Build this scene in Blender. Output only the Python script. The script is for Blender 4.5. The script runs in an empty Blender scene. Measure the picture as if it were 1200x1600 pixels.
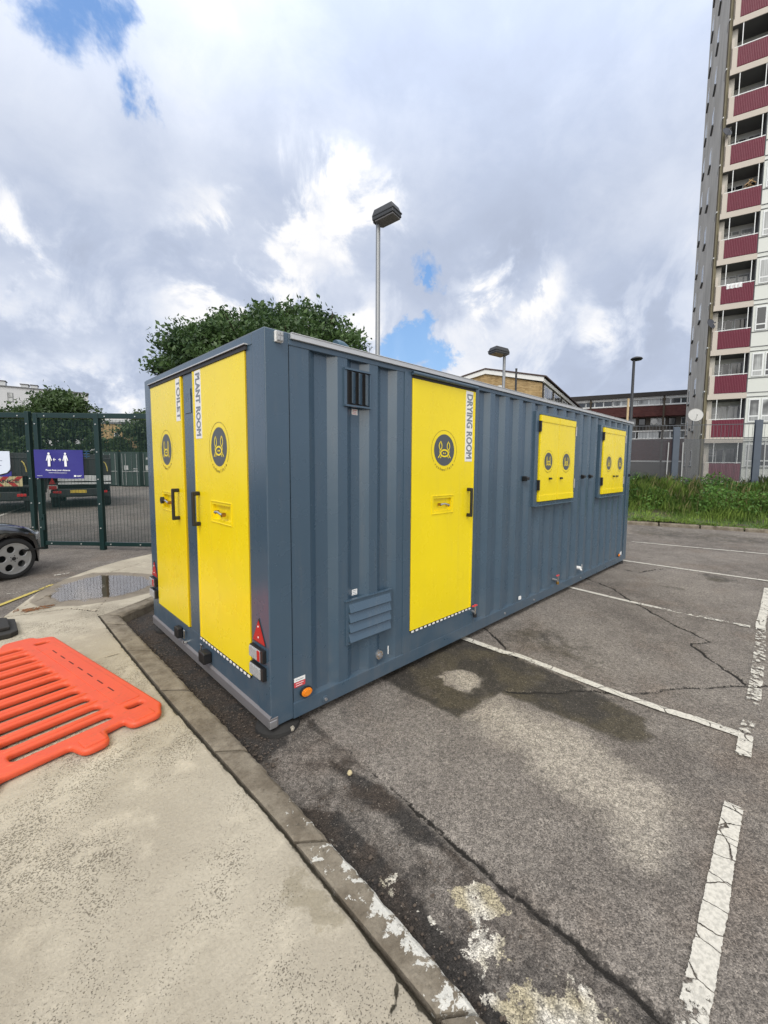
import bpy, math, random
import numpy as np
from mathutils import Matrix, Vector
random.seed(7); rng = np.random.default_rng(7)
PI = math.pi
scene = bpy.context.scene
col = scene.collection

# ------------------------------------------------------------------ node helper
class NB:
    def __init__(s, tree): s.t = tree; s.N = tree.nodes; s.L = tree.links
    def put(s, sock, v):
        if isinstance(v, bpy.types.NodeSocket): s.L.new(v, sock)
        elif isinstance(v, (tuple, list)):
            n = len(sock.default_value); v = tuple(v)
            sock.default_value = (v + (1.0,))[:n] if len(v) < n else v[:n]
        else: sock.default_value = v
    def node(s, typ, props=None, **ins):
        n = s.N.new(typ)
        for k, v in (props or {}).items(): setattr(n, k, v)
        for k, v in ins.items():
            key = k.replace('_', ' ')
            s.put(n.inputs[key] if key in n.inputs else n.inputs[int(k[1:])], v)
        return n
    def pos(s): return s.node('ShaderNodeTexCoord').outputs['Object']
    def M(s, op, a, b=0.0, c=None, clamp=False):
        n = s.N.new('ShaderNodeMath'); n.operation = op; n.use_clamp = clamp
        s.put(n.inputs[0], a); s.put(n.inputs[1], b)
        if c is not None: s.put(n.inputs[2], c)
        return n.outputs[0]
    def noise(s, scale, detail=3, rough=.55, vec=None, dist=0.0, out='Fac'):
        n = s.node('ShaderNodeTexNoise', Scale=scale, Detail=detail, Roughness=rough, Distortion=dist)
        s.put(n.inputs['Vector'], vec if vec is not None else s.pos()); return n.outputs[out]
    def vor(s, scale, feature='F1', vec=None, out='Distance', rand=1.0):
        n = s.node('ShaderNodeTexVoronoi', {'feature': feature}, Scale=scale, Randomness=rand)
        s.put(n.inputs['Vector'], vec if vec is not None else s.pos()); return n.outputs[out]
    def step(s, x, lo, hi, a=0.0, b=1.0):
        n = s.N.new('ShaderNodeMapRange'); n.interpolation_type = 'SMOOTHSTEP'
        for i, v in enumerate((x, lo, hi, a, b)): s.put(n.inputs[i], v)
        return n.outputs[0]
    def mix(s, f, a, b, mode='MIX'):
        n = s.N.new('ShaderNodeMix'); n.data_type = 'RGBA'; n.blend_type = mode
        s.put(n.inputs[0], f); s.put(n.inputs[6], a); s.put(n.inputs[7], b); return n.outputs[2]
    def attr(s, name): return s.node('ShaderNodeAttribute', {'attribute_name': name}).outputs['Fac']
    def vscale(s, v, k):
        n = s.node('ShaderNodeMapping'); s.put(n.inputs['Vector'], v); n.inputs['Scale'].default_value = k; return n.outputs[0]

def material(name, color=(.5, .5, .5), rough=.5, metal=0.0, fn=None, spec=.5, coat=0.0):
    m = bpy.data.materials.new(name); m.use_nodes = True
    b = NB(m.node_tree); p = b.N['Principled BSDF']; m.diffuse_color = (*color, 1)
    p.inputs['Base Color'].default_value = (*color, 1); p.inputs['Roughness'].default_value = rough
    p.inputs['Metallic'].default_value = metal; p.inputs['Specular IOR Level'].default_value = spec
    p.inputs['Coat Weight'].default_value = coat
    if fn: fn(b, p)
    return m
def vary(color, rough=.5, amt=.12, scale=6.0, metal=0.0, bump=0.0, bscale=60.0, rv=.1, spec=.5, coat=0.0, name='paint', grain=0.0):
    def fn(b, p):
        f = b.noise(scale, 5, .6)
        k = b.M('MULTIPLY_ADD', f, 2 * amt, 1 - amt)
        if grain: k = b.M('MULTIPLY', k, b.M('MULTIPLY_ADD', b.noise(scale * 25, 3), 2 * grain, 1 - grain))
        cc = b.node('ShaderNodeVectorMath', {'operation': 'SCALE'}); b.put(cc.inputs[0], color); b.put(cc.inputs['Scale'], k)
        b.L.new(cc.outputs[0], p.inputs['Base Color'])
        b.L.new(b.M('MULTIPLY_ADD', b.noise(scale * 3.1, 4), 2 * rv, rough - rv), p.inputs['Roughness'])
        if bump:
            bn = b.node('ShaderNodeBump', Strength=bump, Distance=.01, Height=b.noise(bscale, 4)); b.L.new(bn.outputs[0], p.inputs['Normal'])
    return material(name, color, rough, metal, fn, spec, coat)

# ------------------------------------------------------------------ mesh helper
def root_matrix(o):
    while o is not None and o.parent is not None: o = o.parent
    return Matrix.Identity(4) if o is None else Matrix.Translation(o.location) @ Matrix.Rotation(o.rotation_euler.z, 4, 'Z')
class MB:
    def __init__(s, T=None): s.v = []; s.f = []; s.m = []; s.T = T or Matrix.Identity(4)
    def add(s, vs, fs, m=0):
        o = len(s.v); s.v += [tuple(s.T @ Vector(p)) for p in vs]
        s.f += [tuple(i + o for i in f) for f in fs]; s.m += [m] * len(fs); return s
    def box(s, a, b, m=0, T=None):
        x0, y0, z0 = (min(a[i], b[i]) for i in range(3)); x1, y1, z1 = (max(a[i], b[i]) for i in range(3))
        vs = [(x0, y0, z0), (x1, y0, z0), (x1, y1, z0), (x0, y1, z0), (x0, y0, z1), (x1, y0, z1), (x1, y1, z1), (x0, y1, z1)]
        if T is not None: vs = [tuple(T @ Vector(v)) for v in vs]
        return s.add(vs, [(3, 2, 1, 0), (4, 5, 6, 7), (0, 1, 5, 4), (1, 2, 6, 5), (2, 3, 7, 6), (3, 0, 4, 7)], m)
    def prism(s, pts, w0, w1, m=0, T=None):
        n = len(pts)
        vs = [(p[0], p[1], w0) for p in pts] + [(p[0], p[1], w1) for p in pts]
        if T is not None: vs = [tuple(T @ Vector(v)) for v in vs]
        return s.add(vs, [tuple(range(n - 1, -1, -1)), tuple(range(n, 2 * n))] + [(i, (i + 1) % n, n + (i + 1) % n, n + i) for i in range(n)], m)
    def tube(s, path, r, n=10, m=0, cap=True):
        path = [Vector(p) for p in path]; rs = r if isinstance(r, (list, tuple)) else [r] * len(path)
        vs = []; prev = None
        for i, p in enumerate(path):
            d = (path[min(i + 1, len(path) - 1)] - path[max(i - 1, 0)]).normalized()
            if prev is None: a = d.orthogonal().normalized()
            else: a = (prev - d * prev.dot(d)).normalized()
            prev = a; b = d.cross(a)
            vs += [tuple(p + (a * math.cos(2 * PI * k / n) + b * math.sin(2 * PI * k / n)) * rs[i]) for k in range(n)]
        fs = [(i * n + k, i * n + (k + 1) % n, (i + 1) * n + (k + 1) % n, (i + 1) * n + k) for i in range(len(path) - 1) for k in range(n)]
        if cap: fs += [tuple(range(n - 1, -1, -1)), tuple((len(path) - 1) * n + k for k in range(n))]
        return s.add(vs, fs, m)
    def ribbon(s, pts, wd, w, m=0, closed=False):          # flat stroke in the uv plane at height w
        pts = [Vector((p[0], p[1])) for p in pts]; n = len(pts); vs = []; fs = []
        for i, p in enumerate(pts):
            a = pts[(i - 1) % n] if (closed or i > 0) else p; b = pts[(i + 1) % n] if (closed or i < n - 1) else p
            d = (b - a).normalized(); q = Vector((-d.y, d.x)) * wd / 2
            vs += [(p.x + q.x, p.y + q.y, w), (p.x - q.x, p.y - q.y, w)]
        for i in range(n if closed else n - 1):
            j = (i + 1) % n; fs.append((2 * i, 2 * i + 1, 2 * j + 1, 2 * j))
        return s.add(vs, fs, m)
    def disc(s, c, r, w0, w1, n=32, m=0, ry=None):
        return s.prism([(c[0] + r * math.cos(2 * PI * k / n), c[1] + (ry or r) * math.sin(2 * PI * k / n)) for k in range(n)], w0, w1, m)
    def loft(s, rings, m=0, cap=True):
        n = len(rings[0]); vs = [p for r in rings for p in r]
        fs = [(i * n + k, i * n + (k + 1) % n, (i + 1) * n + (k + 1) % n, (i + 1) * n + k) for i in range(len(rings) - 1) for k in range(n)]
        if cap: fs += [tuple(range(n - 1, -1, -1)), tuple((len(rings) - 1) * n + k for k in range(n))]
        return s.add(vs, fs, m)
    def text(s, txt, size, M, m=0, ext=.0008, bold=.0, sp=1.0, w=None, align='CENTER'):
        cu = bpy.data.curves.new('lettering', 'FONT'); cu.body = txt; cu.size = size; cu.extrude = ext; cu.offset = bold
        cu.align_x = align; cu.align_y = 'CENTER'; cu.space_character = sp; cu.resolution_u = 3
        o = bpy.data.objects.new('lettering', cu); me = bpy.data.meshes.new_from_object(o)
        k = 1.0
        if w and len(me.vertices):
            xs = [v.co.x for v in me.vertices]; k = w / max(1e-6, max(xs) - min(xs))
        s.add([tuple(M @ Vector((v.co.x * k, v.co.y, v.co.z))) for v in me.vertices], [tuple(p.vertices) for p in me.polygons], m)
        bpy.data.objects.remove(o); bpy.data.curves.remove(cu); bpy.data.meshes.remove(me); return s
    def build(s, name, mats, parent=None, bevel=0.0, smooth=False, local=False, seg=2):
        me = bpy.data.meshes.new(name); mats = mats if isinstance(mats, (list, tuple)) else [mats]
        vs = s.v
        if parent is not None and not local:
            inv = root_matrix(parent).inverted(); vs = [tuple(inv @ Vector(v)) for v in vs]
        me.from_pydata(vs, [], s.f)
        for mm in mats: me.materials.append(mm)
        me.polygons.foreach_set('material_index', s.m)
        if smooth: me.polygons.foreach_set('use_smooth', [True] * len(s.f))
        me.update()
        o = bpy.data.objects.new(name, me); col.objects.link(o); o.parent = parent
        if bevel:
            b = o.modifiers.new('Bevel', 'BEVEL'); b.width = bevel; b.segments = seg; b.limit_method = 'ANGLE'; b.angle_limit = .6
        if smooth and not bevel and hasattr(me, 'set_sharp_from_angle'): me.set_sharp_from_angle(angle=.7)
        return o
def tag(o, label=None, cat=None, group=None, kind=None):
    for k, v in (('label', label), ('category', cat), ('group', group), ('kind', kind)):
        if v: o[k] = v
    return o
def empty(name, loc, rz=0.0, **k):
    o = bpy.data.objects.new(name, None); col.objects.link(o); o.location = loc; o.rotation_euler = (0, 0, rz); return tag(o, **k)
def copy_tree(o, parent=None):
    c = o.copy(); col.objects.link(c); c.parent = parent
    for ch in [x for x in bpy.data.objects if x.parent == o]: copy_tree(ch, c)
    return c
def frame(org, right, up=(0, 0, 1)):
    r = Vector(right).normalized(); u = Vector(up).normalized(); n = r.cross(u)
    return Matrix(((r.x, u.x, n.x, org[0]), (r.y, u.y, n.y, org[1]), (r.z, u.z, n.z, org[2]), (0, 0, 0, 1)))
def az(deg): return (math.cos(math.radians(deg)), math.sin(math.radians(deg)), 0)

# ------------------------------------------------------------------ camera
F_PX, PX, PY = 650.43, 650.18, 780.31
yaw, pitch, roll = (math.radians(a) for a in (43.4545, 4.8198, 0.6701))
fw = Vector((math.cos(yaw) * math.cos(pitch), math.sin(yaw) * math.cos(pitch), -math.sin(pitch)))
r0 = fw.cross(Vector((0, 0, 1))).normalized(); u0 = r0.cross(fw)
rt = r0 * math.cos(roll) + u0 * math.sin(roll); up = u0 * math.cos(roll) - r0 * math.sin(roll)
cam = bpy.data.cameras.new('camera'); co = bpy.data.objects.new('camera', cam); col.objects.link(co)
co.matrix_world = Matrix(((rt.x, up.x, -fw.x, -1.2606), (rt.y, up.y, -fw.y, -2.4988), (rt.z, up.z, -fw.z, 1.8276), (0, 0, 0, 1)))
cam.sensor_fit = 'HORIZONTAL'; cam.sensor_width = 36; cam.lens = F_PX / 1200 * 36
cam.shift_x = -(PX - 600) / 1200; cam.shift_y = (PY - 800) / 1200; cam.clip_end = 3000; cam.clip_start = .05
scene.camera = co
scene.view_settings.view_transform = 'Standard'; scene.view_settings.look = 'None'
scene.view_settings.exposure = 0.0; scene.view_settings.gamma = 1.0; scene.view_settings.use_curve_mapping = False

# ------------------------------------------------------------------ light and sky
SUN_EL, SUN_AZ = 50.0, 205.0
sd = Vector((math.cos(math.radians(SUN_AZ)) * math.cos(math.radians(SUN_EL)), math.sin(math.radians(SUN_AZ)) * math.cos(math.radians(SUN_EL)), math.sin(math.radians(SUN_EL))))
sl = bpy.data.lights.new('sun', 'SUN'); sl.energy = 1.5; sl.angle = math.radians(22); sl.color = (1, .965, .91)
so = bpy.data.objects.new('sun', sl); col.objects.link(so); so.rotation_euler = sd.to_track_quat('Z', 'Y').to_euler(); so.location = (0, 0, 30)
world = bpy.data.worlds.new('World'); scene.world = world; world.use_nodes = True
def build_sky():
    b = NB(world.node_tree); bg = b.N['Background']
    sky = b.node('ShaderNodeTexSky', {'sky_type': 'NISHITA', 'sun_disc': False, 'sun_elevation': math.radians(SUN_EL),
                                      'sun_rotation': math.radians(90 - SUN_AZ), 'air_density': 1.0, 'dust_density': .6, 'ozone_density': 2.0})
    d = b.node('ShaderNodeTexCoord').outputs['Generated']
    sep = b.node('ShaderNodeSeparateXYZ', Vector=d); x, y, z = sep.outputs
    den = b.M('ADD', b.M('MAXIMUM', z, 0.0), .42)
    cv = b.node('ShaderNodeCombineXYZ', X=b.M('DIVIDE', x, den), Y=b.M('DIVIDE', y, den), Z=b.M('MULTIPLY', z, .6)).outputs[0]
    n1 = b.noise(1.7, 9, .56, cv, .25); n2 = b.noise(3.4, 8, .6, cv, .3); n3 = b.noise(.9, 4, .5, cv)
    wx = b.node('ShaderNodeVectorMath', {'operation': 'SCALE'}, Scale=.16)
    sub = b.node('ShaderNodeVectorMath', {'operation': 'SUBTRACT'}); b.L.new(b.noise(5.5, 6, .62, d, out='Color'), sub.inputs[0]); sub.inputs[1].default_value = (.5, .5, .5)
    b.L.new(sub.outputs[0], wx.inputs[0])
    dw = b.node('ShaderNodeVectorMath', {'operation': 'ADD'}); b.L.new(d, dw.inputs[0]); b.L.new(wx.outputs[0], dw.inputs[1])
    def blob(v, rad, soft=1.0):                     # a patch of sky in a real direction
        v = Vector(v).normalized()
        dt = b.node('ShaderNodeVectorMath', {'operation': 'DISTANCE'}); b.L.new(dw.outputs[0], dt.inputs[0]); dt.inputs[1].default_value = v
        return b.step(dt.outputs['Value'], rad * (1 - .75 * soft), rad * (1 + .3 * soft), 1.0, 0.0)
    def union(lst):
        r = lst[0]
        for q in lst[1:]: r = b.M('MAXIMUM', r, q)
        return r
    blue = union([blob(*a) for a in BLUE]); white = union([blob(*a) for a in WHITE]); dark = union([blob(*a) for a in DARK])
    # brightness of the cloud deck: grey undersides to white tops
    k = b.step(b.M('ADD', b.M('MULTIPLY', n1, .6), b.M('MULTIPLY', n2, .4)), .34, .68)
    k = b.M('ADD', b.M('MULTIPLY', k, .26), b.M('MULTIPLY_ADD', n3, .34, .23))
    nd = b.noise(7.0, 10, .60, d, .35); nb = b.noise(4.2, 10, .60, d, .5)
    puff = b.step(nd, .43, .60)
    k = b.M('ADD', k, b.M('MULTIPLY', b.M('SUBTRACT', nd, .5), .34))
    k = b.M('ADD', k, b.M('MULTIPLY', white, b.M('MULTIPLY_ADD', puff, .62, -.06)))
    low = b.step(z, .52, .22); k = b.M('ADD', k, b.M('MULTIPLY', low, b.M('MULTIPLY_ADD', b.step(nb, .46, .60), .34, -.10)))
    k = b.M('SUBTRACT', k, b.M('MULTIPLY', dark, .06), clamp=True)
    cr = b.N.new('ShaderNodeValToRGB'); e = cr.color_ramp.elements
    e[0].position = .05; e[0].color = (.38, .43, .55, 1); e[1].position = .95; e[1].color = (1.0, 1.0, 1.02, 1)
    q = e.new(.42); q.color = (.52, .59, .745, 1); q = e.new(.66); q.color = (.70, .758, .885, 1)
    b.L.new(k, cr.inputs[0])
    lift = b.M('MULTIPLY_ADD', b.step(z, .45, .95), .95, 1.0)   # an overcast deck is brightest overhead
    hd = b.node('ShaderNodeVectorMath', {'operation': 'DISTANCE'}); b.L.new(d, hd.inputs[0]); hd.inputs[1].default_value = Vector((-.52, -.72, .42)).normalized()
    lift = b.M('ADD', lift, b.step(hd.outputs['Value'], 1.0, .25, 0.0, 1.8))      # added bright patch of unseen sky behind the camera, lights the wall facets
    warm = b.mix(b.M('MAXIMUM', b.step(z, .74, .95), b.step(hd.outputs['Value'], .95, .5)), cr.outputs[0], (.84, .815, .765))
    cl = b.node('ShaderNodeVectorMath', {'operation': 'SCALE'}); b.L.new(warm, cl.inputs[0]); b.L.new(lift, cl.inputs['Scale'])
    bs = b.node('ShaderNodeVectorMath', {'operation': 'SCALE'}, Scale=.16); b.L.new(sky.outputs[0], bs.inputs[0])
    hz = b.mix(b.step(z, .05, .6), (.34, .62, 1.0), (.12, .34, .80))
    hz = b.mix(.22, hz, bs.outputs[0])
    gap = b.M('MULTIPLY', b.step(b.M('ADD', b.M('MULTIPLY', blue, .74), b.M('MULTIPLY', b.M('SUBTRACT', .5, nd), 3.0)), .40, 1.0), .88)
    gap = b.M('MULTIPLY', gap, b.step(blue, .02, .25)); lowb = union([blob(*a) for a in BLUE_LOW])
    gap = b.M('MAXIMUM', gap, b.M('MULTIPLY', b.M('MULTIPLY', b.step(b.M('ADD', lowb, b.M('MULTIPLY', b.M('SUBTRACT', .5, b.noise(13, 8, .65, d, .3)), 3.2)), .30, .80), b.step(lowb, .0, .2)), .9))
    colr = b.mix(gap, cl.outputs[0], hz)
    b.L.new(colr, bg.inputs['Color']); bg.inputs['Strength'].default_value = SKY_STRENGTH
SKY_STRENGTH = 1.0
BLUE = [((.12, .78, .62), .065), ((.17, .77, .62), .05), ((.21, .79, .57), .05), ((.69, .61, .40), .045), ((.31, .60, .74), .06)]
BLUE_LOW = [((.702, .665, .262), .085), ((.735, .64, .235), .06), ((.685, .62, .385), .022)]
WHITE = [((.42, .76, .49), .10), ((.55, .69, .47), .10), ((.39, .85, .35), .15), ((.80, .48, .36), .10), ((.77, .53, .36), .06), ((.06, .94, .34), .07), ((.60, .75, .27), .07), ((.9, .33, .28), .07), ((.16, .98, .10), .10), ((.50, .70, .55), .06)]
DARK = [((.12, .95, .30), .11), ((.62, .50, .62), .24), ((.78, .40, .50), .16), ((.30, .86, .42), .08)]
build_sky()

# ------------------------------------------------------------------ numpy masks for the ground
def seg_dist(X, Y, pts):
    d = np.full(X.shape, 1e9)
    for (ax, ay), (bx, by) in zip(pts[:-1], pts[1:]):
        vx, vy = bx - ax, by - ay; L2 = vx * vx + vy * vy + 1e-12
        t = np.clip(((X - ax) * vx + (Y - ay) * vy) / L2, 0, 1)
        d = np.minimum(d, np.hypot(X - ax - t * vx, Y - ay - t * vy))
    return d
def jag(pts, step=.05, amp=.012, seed=1):
    r = random.Random(seed); out = []
    for (ax, ay), (bx, by) in zip(pts[:-1], pts[1:]):
        L = math.hypot(bx - ax, by - ay); n = max(1, int(L / step)); nx, ny = -(by - ay) / L, (bx - ax) / L
        for i in range(n):
            t = i / n; o = r.uniform(-amp, amp) if i else 0
            out.append((ax + (bx - ax) * t + nx * o, ay + (by - ay) * t + ny * o))
    return out + [pts[-1]]
def poly_mask(X, Y, pts, soft):
    ins = np.zeros(X.shape, bool); n = len(pts)
    for i in range(n):
        (x1, y1), (x2, y2) = pts[i], pts[(i + 1) % n]
        c = (y1 > Y) != (y2 > Y)
        with np.errstate(divide='ignore', invalid='ignore'): ins ^= c & (X < (x2 - x1) * (Y - y1) / ((y2 - y1) or 1e-9) + x1)
    d = seg_dist(X, Y, list(pts) + [pts[0]]); sd_ = np.where(ins, d, -d)
    t = np.clip((sd_ + soft) / (2 * soft), 0, 1); return t * t * (3 - 2 * t)
def axis(lo, hi, c0, c1, fine, grow=1.12, mx=40):
    a = list(np.arange(c0, c1, fine)); s = fine
    while a[-1] < hi: s = min(s * grow, mx); a.append(a[-1] + s)
    s = fine; b = [c0]
    while b[-1] > lo: s = min(s * grow, mx); b.append(b[-1] - s)
    return np.array(b[:0:-1] + a)
def grid_mesh(name, xs, ys, zf, attrs, matl):
    X, Y = np.meshgrid(xs, ys, indexing='ij'); Z = zf(X, Y); nx, ny = X.shape
    me = bpy.data.meshes.new(name); me.vertices.add(nx * ny)
    me.vertices.foreach_set('co', np.stack([X, Y, Z], -1).astype(np.float32).ravel())
    i = np.arange(nx - 1)[:, None] * ny + np.arange(ny - 1)[None, :]
    q = np.stack([i, i + ny, i + ny + 1, i + 1], -1).reshape(-1, 4)
    me.loops.add(q.size); me.loops.foreach_set('vertex_index', q.ravel().astype(np.int32))
    me.polygons.add(len(q)); me.polygons.foreach_set('loop_start', np.arange(0, q.size, 4, dtype=np.int32))
    me.polygons.foreach_set('use_smooth', np.ones(len(q), bool))
    me.update(calc_edges=True); me.validate()
    for k, f in attrs.items():
        at = me.attributes.new(k, 'FLOAT', 'POINT'); at.data.foreach_set('value', f(X, Y).astype(np.float32).ravel())
    me.materials.append(matl); o = bpy.data.objects.new(name, me); col.objects.link(o); return o

# ------------------------------------------------------------------ asphalt ground
CR = [
    (jag([(.30, .35), (.30, -.12), (.29, -.55), (.27, -.99), (.25, -1.21), (.24, -1.49), (.23, -1.69), (.23, -1.83), (.24, -1.95), (.22, -2.07), (.22, -2.29), (.2, -3.2)], .045, .011, 1), .011, 1.0),
    (jag([(2.75, .5), (2.57, .02), (2.44, -.21), (2.28, -.40), (2.20, -.57)], .05, .014, 2), .015, 1.1),
    (jag([(5.9, .5), (5.52, .01), (5.29, -.39), (4.74, -.91), (4.35, -1.35), (4.18, -1.58), (3.98, -1.83), (3.80, -1.70), (3.74, -1.71), (3.48, -1.92), (3.15, -2.2)], .08, .022, 3), .016, 1.15),
    (jag([(1.62, -.82), (1.82, -1.04), (2.05, -1.24), (2.25, -1.47), (2.44, -1.66), (2.77, -1.9), (3.1, -2.21), (3.6, -2.7)], .06, .020, 4), .015, 1.1),
    (jag([(6.9, .5), (6.66, .0), (6.62, -.42), (7.42, -.73)], .1, .02, 5), .02, 1.0),
    (jag([(-.9, 8.1), (-.46, 7.93), (.31, 7.85), (1.2, 7.3)], .12, .02, 6), .014, .6),
    (jag([(8.6, .6), (8.9, -.6), (9.6, -1.6), (9.2, -3.0)], .12, .03, 8), .014, .6),
]
def a_crack(X, Y):
    r = np.zeros(X.shape)
    for k, (pts, w, s) in enumerate(CR):
        f = np.clip((-.75 - Y) / .9 + .55, .50, 1) if k == 0 else .8 + .2 * np.sin(X * 9 + Y * 7)
        r = np.maximum(r, s * f * np.clip(1 - seg_dist(X, Y, pts) / (w * 1.9), 0, 1))
    return r
def a_spall(X, Y):      # crumbled edges beside the long crack
    d = seg_dist(X, Y, CR[0][0]); near = np.clip(1 - d / .075, 0, 1) * np.clip((-.9 - Y) / 1.2 + .25, .15, 1)
    for pts, w, s in CR[1:]: near = np.maximum(near, .5 * np.clip(1 - seg_dist(X, Y, pts) / .07, 0, 1))
    return near
PALE = [([(1.10, -.75), (1.55, -.78), (1.50, -1.06), (1.52, -1.45), (1.47, -1.85), (1.30, -2.13), (1.05, -2.15), (.78, -2.12), (.74, -1.98), (.90, -1.6), (1.0, -1.25)], .24, 1.05),
        ([(1.38, -.22), (1.55, -.24), (1.70, -.36), (1.66, -.56), (1.52, -.68), (1.34, -.62), (1.32, -.40)], .14, .95), ([(.45, -.1), (1.0, -.15), (1.0, -.7), (.7, -1.5), (.55, -1.2)], .3, .28)]
WET = [([(1.02, .1), (1.04, -.76), (1.56, -.79), (1.58, -1.22), (1.61, -1.6), (1.74, -1.82), (2.02, -1.74), (2.16, -1.19), (2.2, -.53), (2.2, .1)], .05, .85),
       ([(1.80, -1.40), (1.95, -1.62), (1.82, -1.84), (1.6, -1.72), (1.62, -1.49)], .10, 1.0),
       ([(2.3, -.1), (3.3, -.1), (3.0, -1.0), (2.5, -1.3)], .25, .5), ([(7.22, -1.11), (7.4, -1.3), (7.13, -1.9), (6.8, -1.5)], .15, .6),
       ([(6.03, -.85), (6.08, -1.24), (5.9, -1.26), (5.9, -.88)], .06, .6), ([(10.5, 1.2), (12.8, 1.5), (13.3, -2), (12.0, -3)], .5, .5)]
EDGE = [([(-.25, 3.3), (.30, 3.5), (.30, -.4), (.24, -1.2), (.20, -1.5), (.22, -2.3), (.2, -3.2), (-.25, -3.2)], .03, .58),
        ([(-.25, -.55), (-.04, -.8), (-.06, -1.25), (-.08, -1.5), (-.12, -1.85), (-.14, -3.0), (-.3, -3.0)], .06, 1.55),
        ([(.15, -.35), (.25, -.79), (.23, -1.37), (.19, -1.5), (.12, -1.24), (.08, -.8)], .05, 1.1), ([(-.25, 3.3), (.4, 3.3), (.3, .2), (.03, -.12), (-.25, -.2)], .10, 1.5)]
LIME = [([(.07, -1.47), (.20, -1.56), (.17, -1.72), (.06, -1.68), (-.01, -1.54)], .04, .95), ([(0, -1.62), (.06, -1.74), (.02, -1.84), (-.07, -1.79), (-.12, -1.76), (-.1, -1.66)], .07, .95),
        ([(-.15, -1.78), (.02, -1.90), (.12, -2.0), (.13, -2.2), (.0, -2.3), (-.2, -2.1)], .12, 1.0), ([(-.14, -1.16), (-.06, -1.27), (-.15, -1.34)], .04, .8), ([(-.2, -.84), (-.12, -.95), (-.2, -1.04)], .04, .7), ([(-.12, -1.42), (-.04, -1.5), (-.1, -1.58)], .04, .7)]
def am(lst):
    def f(X, Y):
        r = np.zeros(X.shape)
        for p, s, k in lst: r = np.maximum(r, k * poly_mask(X, Y, p, s))
        return r
    return f
def asphalt(b, p):
    P = b.pos(); cr = b.attr('crack'); pale = b.attr('pale'); wet = b.attr('wet'); edge = b.attr('edge'); lime = b.attr('lime'); sp = b.attr('spall')
    big = b.noise(.45, 5, .6); mid = b.noise(3.2, 6, .62); fine = b.noise(52, 5, .75); n9 = b.noise(9, 6, .65)
    cell = b.vor(185, out='Color'); cs = b.node('ShaderNodeSeparateColor', Color=cell).outputs[0]
    cell2 = b.node('ShaderNodeSeparateColor', Color=b.vor(60, out='Color')).outputs[1]
    base = b.mix(b.step(big, .35, .68), (.118, .103, .091), (.192, .171, .151))
    base = b.mix(b.M('MULTIPLY', b.step(mid, .42, .68), .5), base, (.240, .216, .190))
    base = b.mix(b.M('MULTIPLY', b.step(b.noise(1.1, 4), .52, .68), .35), base, (.165, .128, .100))
    pm = b.step(b.M('ADD', pale, b.M('ADD', b.M('MULTIPLY', b.M('SUBTRACT', n9, .5), 1.2), b.M('MULTIPLY', b.M('SUBTRACT', b.noise(2.6, 5, .6), .5), 1.1))), .25, 1.15)
    base = b.mix(b.M('MULTIPLY', pm, .68), base, (.40, .360, .300))
    wm = b.step(b.M('ADD', b.M('SUBTRACT', wet, b.M('MULTIPLY', b.step(b.M('ADD', pale, b.M('MULTIPLY', b.M('SUBTRACT', b.noise(7, 5), .5), 1.2)), .45, 1.0), 1.2)), b.M('ADD', b.M('MULTIPLY', b.M('SUBTRACT', n9, .5), 1.1), b.M('MULTIPLY', b.M('SUBTRACT', b.noise(3.1, 5, .6), .5), .9))), .22, .85)
    base = b.mix(b.M('MULTIPLY', wm, .92), base, (.030, .026, .021))
    base = b.mix(b.M('MULTIPLY', b.M('MULTIPLY', wm, b.step(b.noise(2.1, 3), .45, .6)), .45), base, (.10, .083, .05))
    em = b.step(b.M('ADD', edge, b.M('MULTIPLY', b.M('SUBTRACT', b.noise(5, 7, .7), .5), 2.0)), .25, 1.0)
    base = b.mix(b.M('MULTIPLY', em, .90), base, b.mix(b.step(b.noise(3.5, 4), .42, .58), (.034, .025, .019), (.020, .018, .017)))
    lm = b.step(b.M('ADD', b.M('MULTIPLY', lime, .9), b.M('MULTIPLY', b.M('SUBTRACT', b.noise(13, 8, .74, dist=.2), .5), 2.6)), .56, .64)
    base = b.mix(b.M('MULTIPLY', lm, .9), base, b.mix(b.step(b.noise(4.0, 2), .40, .6), (.36, .315, .215), (.55, .52, .46)))
    # aggregate: each chip its own grey
    agg = b.M('MULTIPLY_ADD', cs, 1.0, .48); agg = b.M('MULTIPLY', agg, b.M('MULTIPLY_ADD', cell2, .5, .75))
    cc = b.node('ShaderNodeVectorMath', {'operation': 'SCALE'}); b.L.new(base, cc.inputs[0]); b.L.new(agg, cc.inputs['Scale']); base = cc.outputs[0]
    base = b.mix(b.M('MULTIPLY', b.step(cs, .93, .97), b.M('MULTIPLY', b.step(fine, .5, .6), .55)), base, (.42, .37, .32))
    base = b.mix(b.M('MULTIPLY', b.step(fine, .44, .34), .55), base, (.035, .032, .03))
    base = b.mix(b.M('MULTIPLY', b.step(b.M('ADD', sp, b.M('MULTIPLY', b.M('SUBTRACT', b.noise(24, 5, .7), .5), 2.2)), .55, .8), .75), base, (.022, .019, .017))
    base = b.mix(b.step(b.M('ADD', cr, b.M('MULTIPLY', b.M('SUBTRACT', b.noise(34, 5, .75), .5), 1.9)), .36, .66), base, (.014, .012, .010))
    dk = b.M('MAXIMUM', b.step(b.vor(3.3), .06, .02), b.M('MULTIPLY', b.step(b.noise(2.7, 6, .7), .60, .72), .7))                         # old oil drips and gum
    base = b.mix(b.M('MULTIPLY', dk, .6), base, (.03, .028, .026))
    b.L.new(base, p.inputs['Base Color'])
    b.L.new(b.M('SUBTRACT', b.M('MULTIPLY_ADD', fine, .15, .78), b.M('MULTIPLY', wm, .18)), p.inputs['Roughness'])
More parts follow.
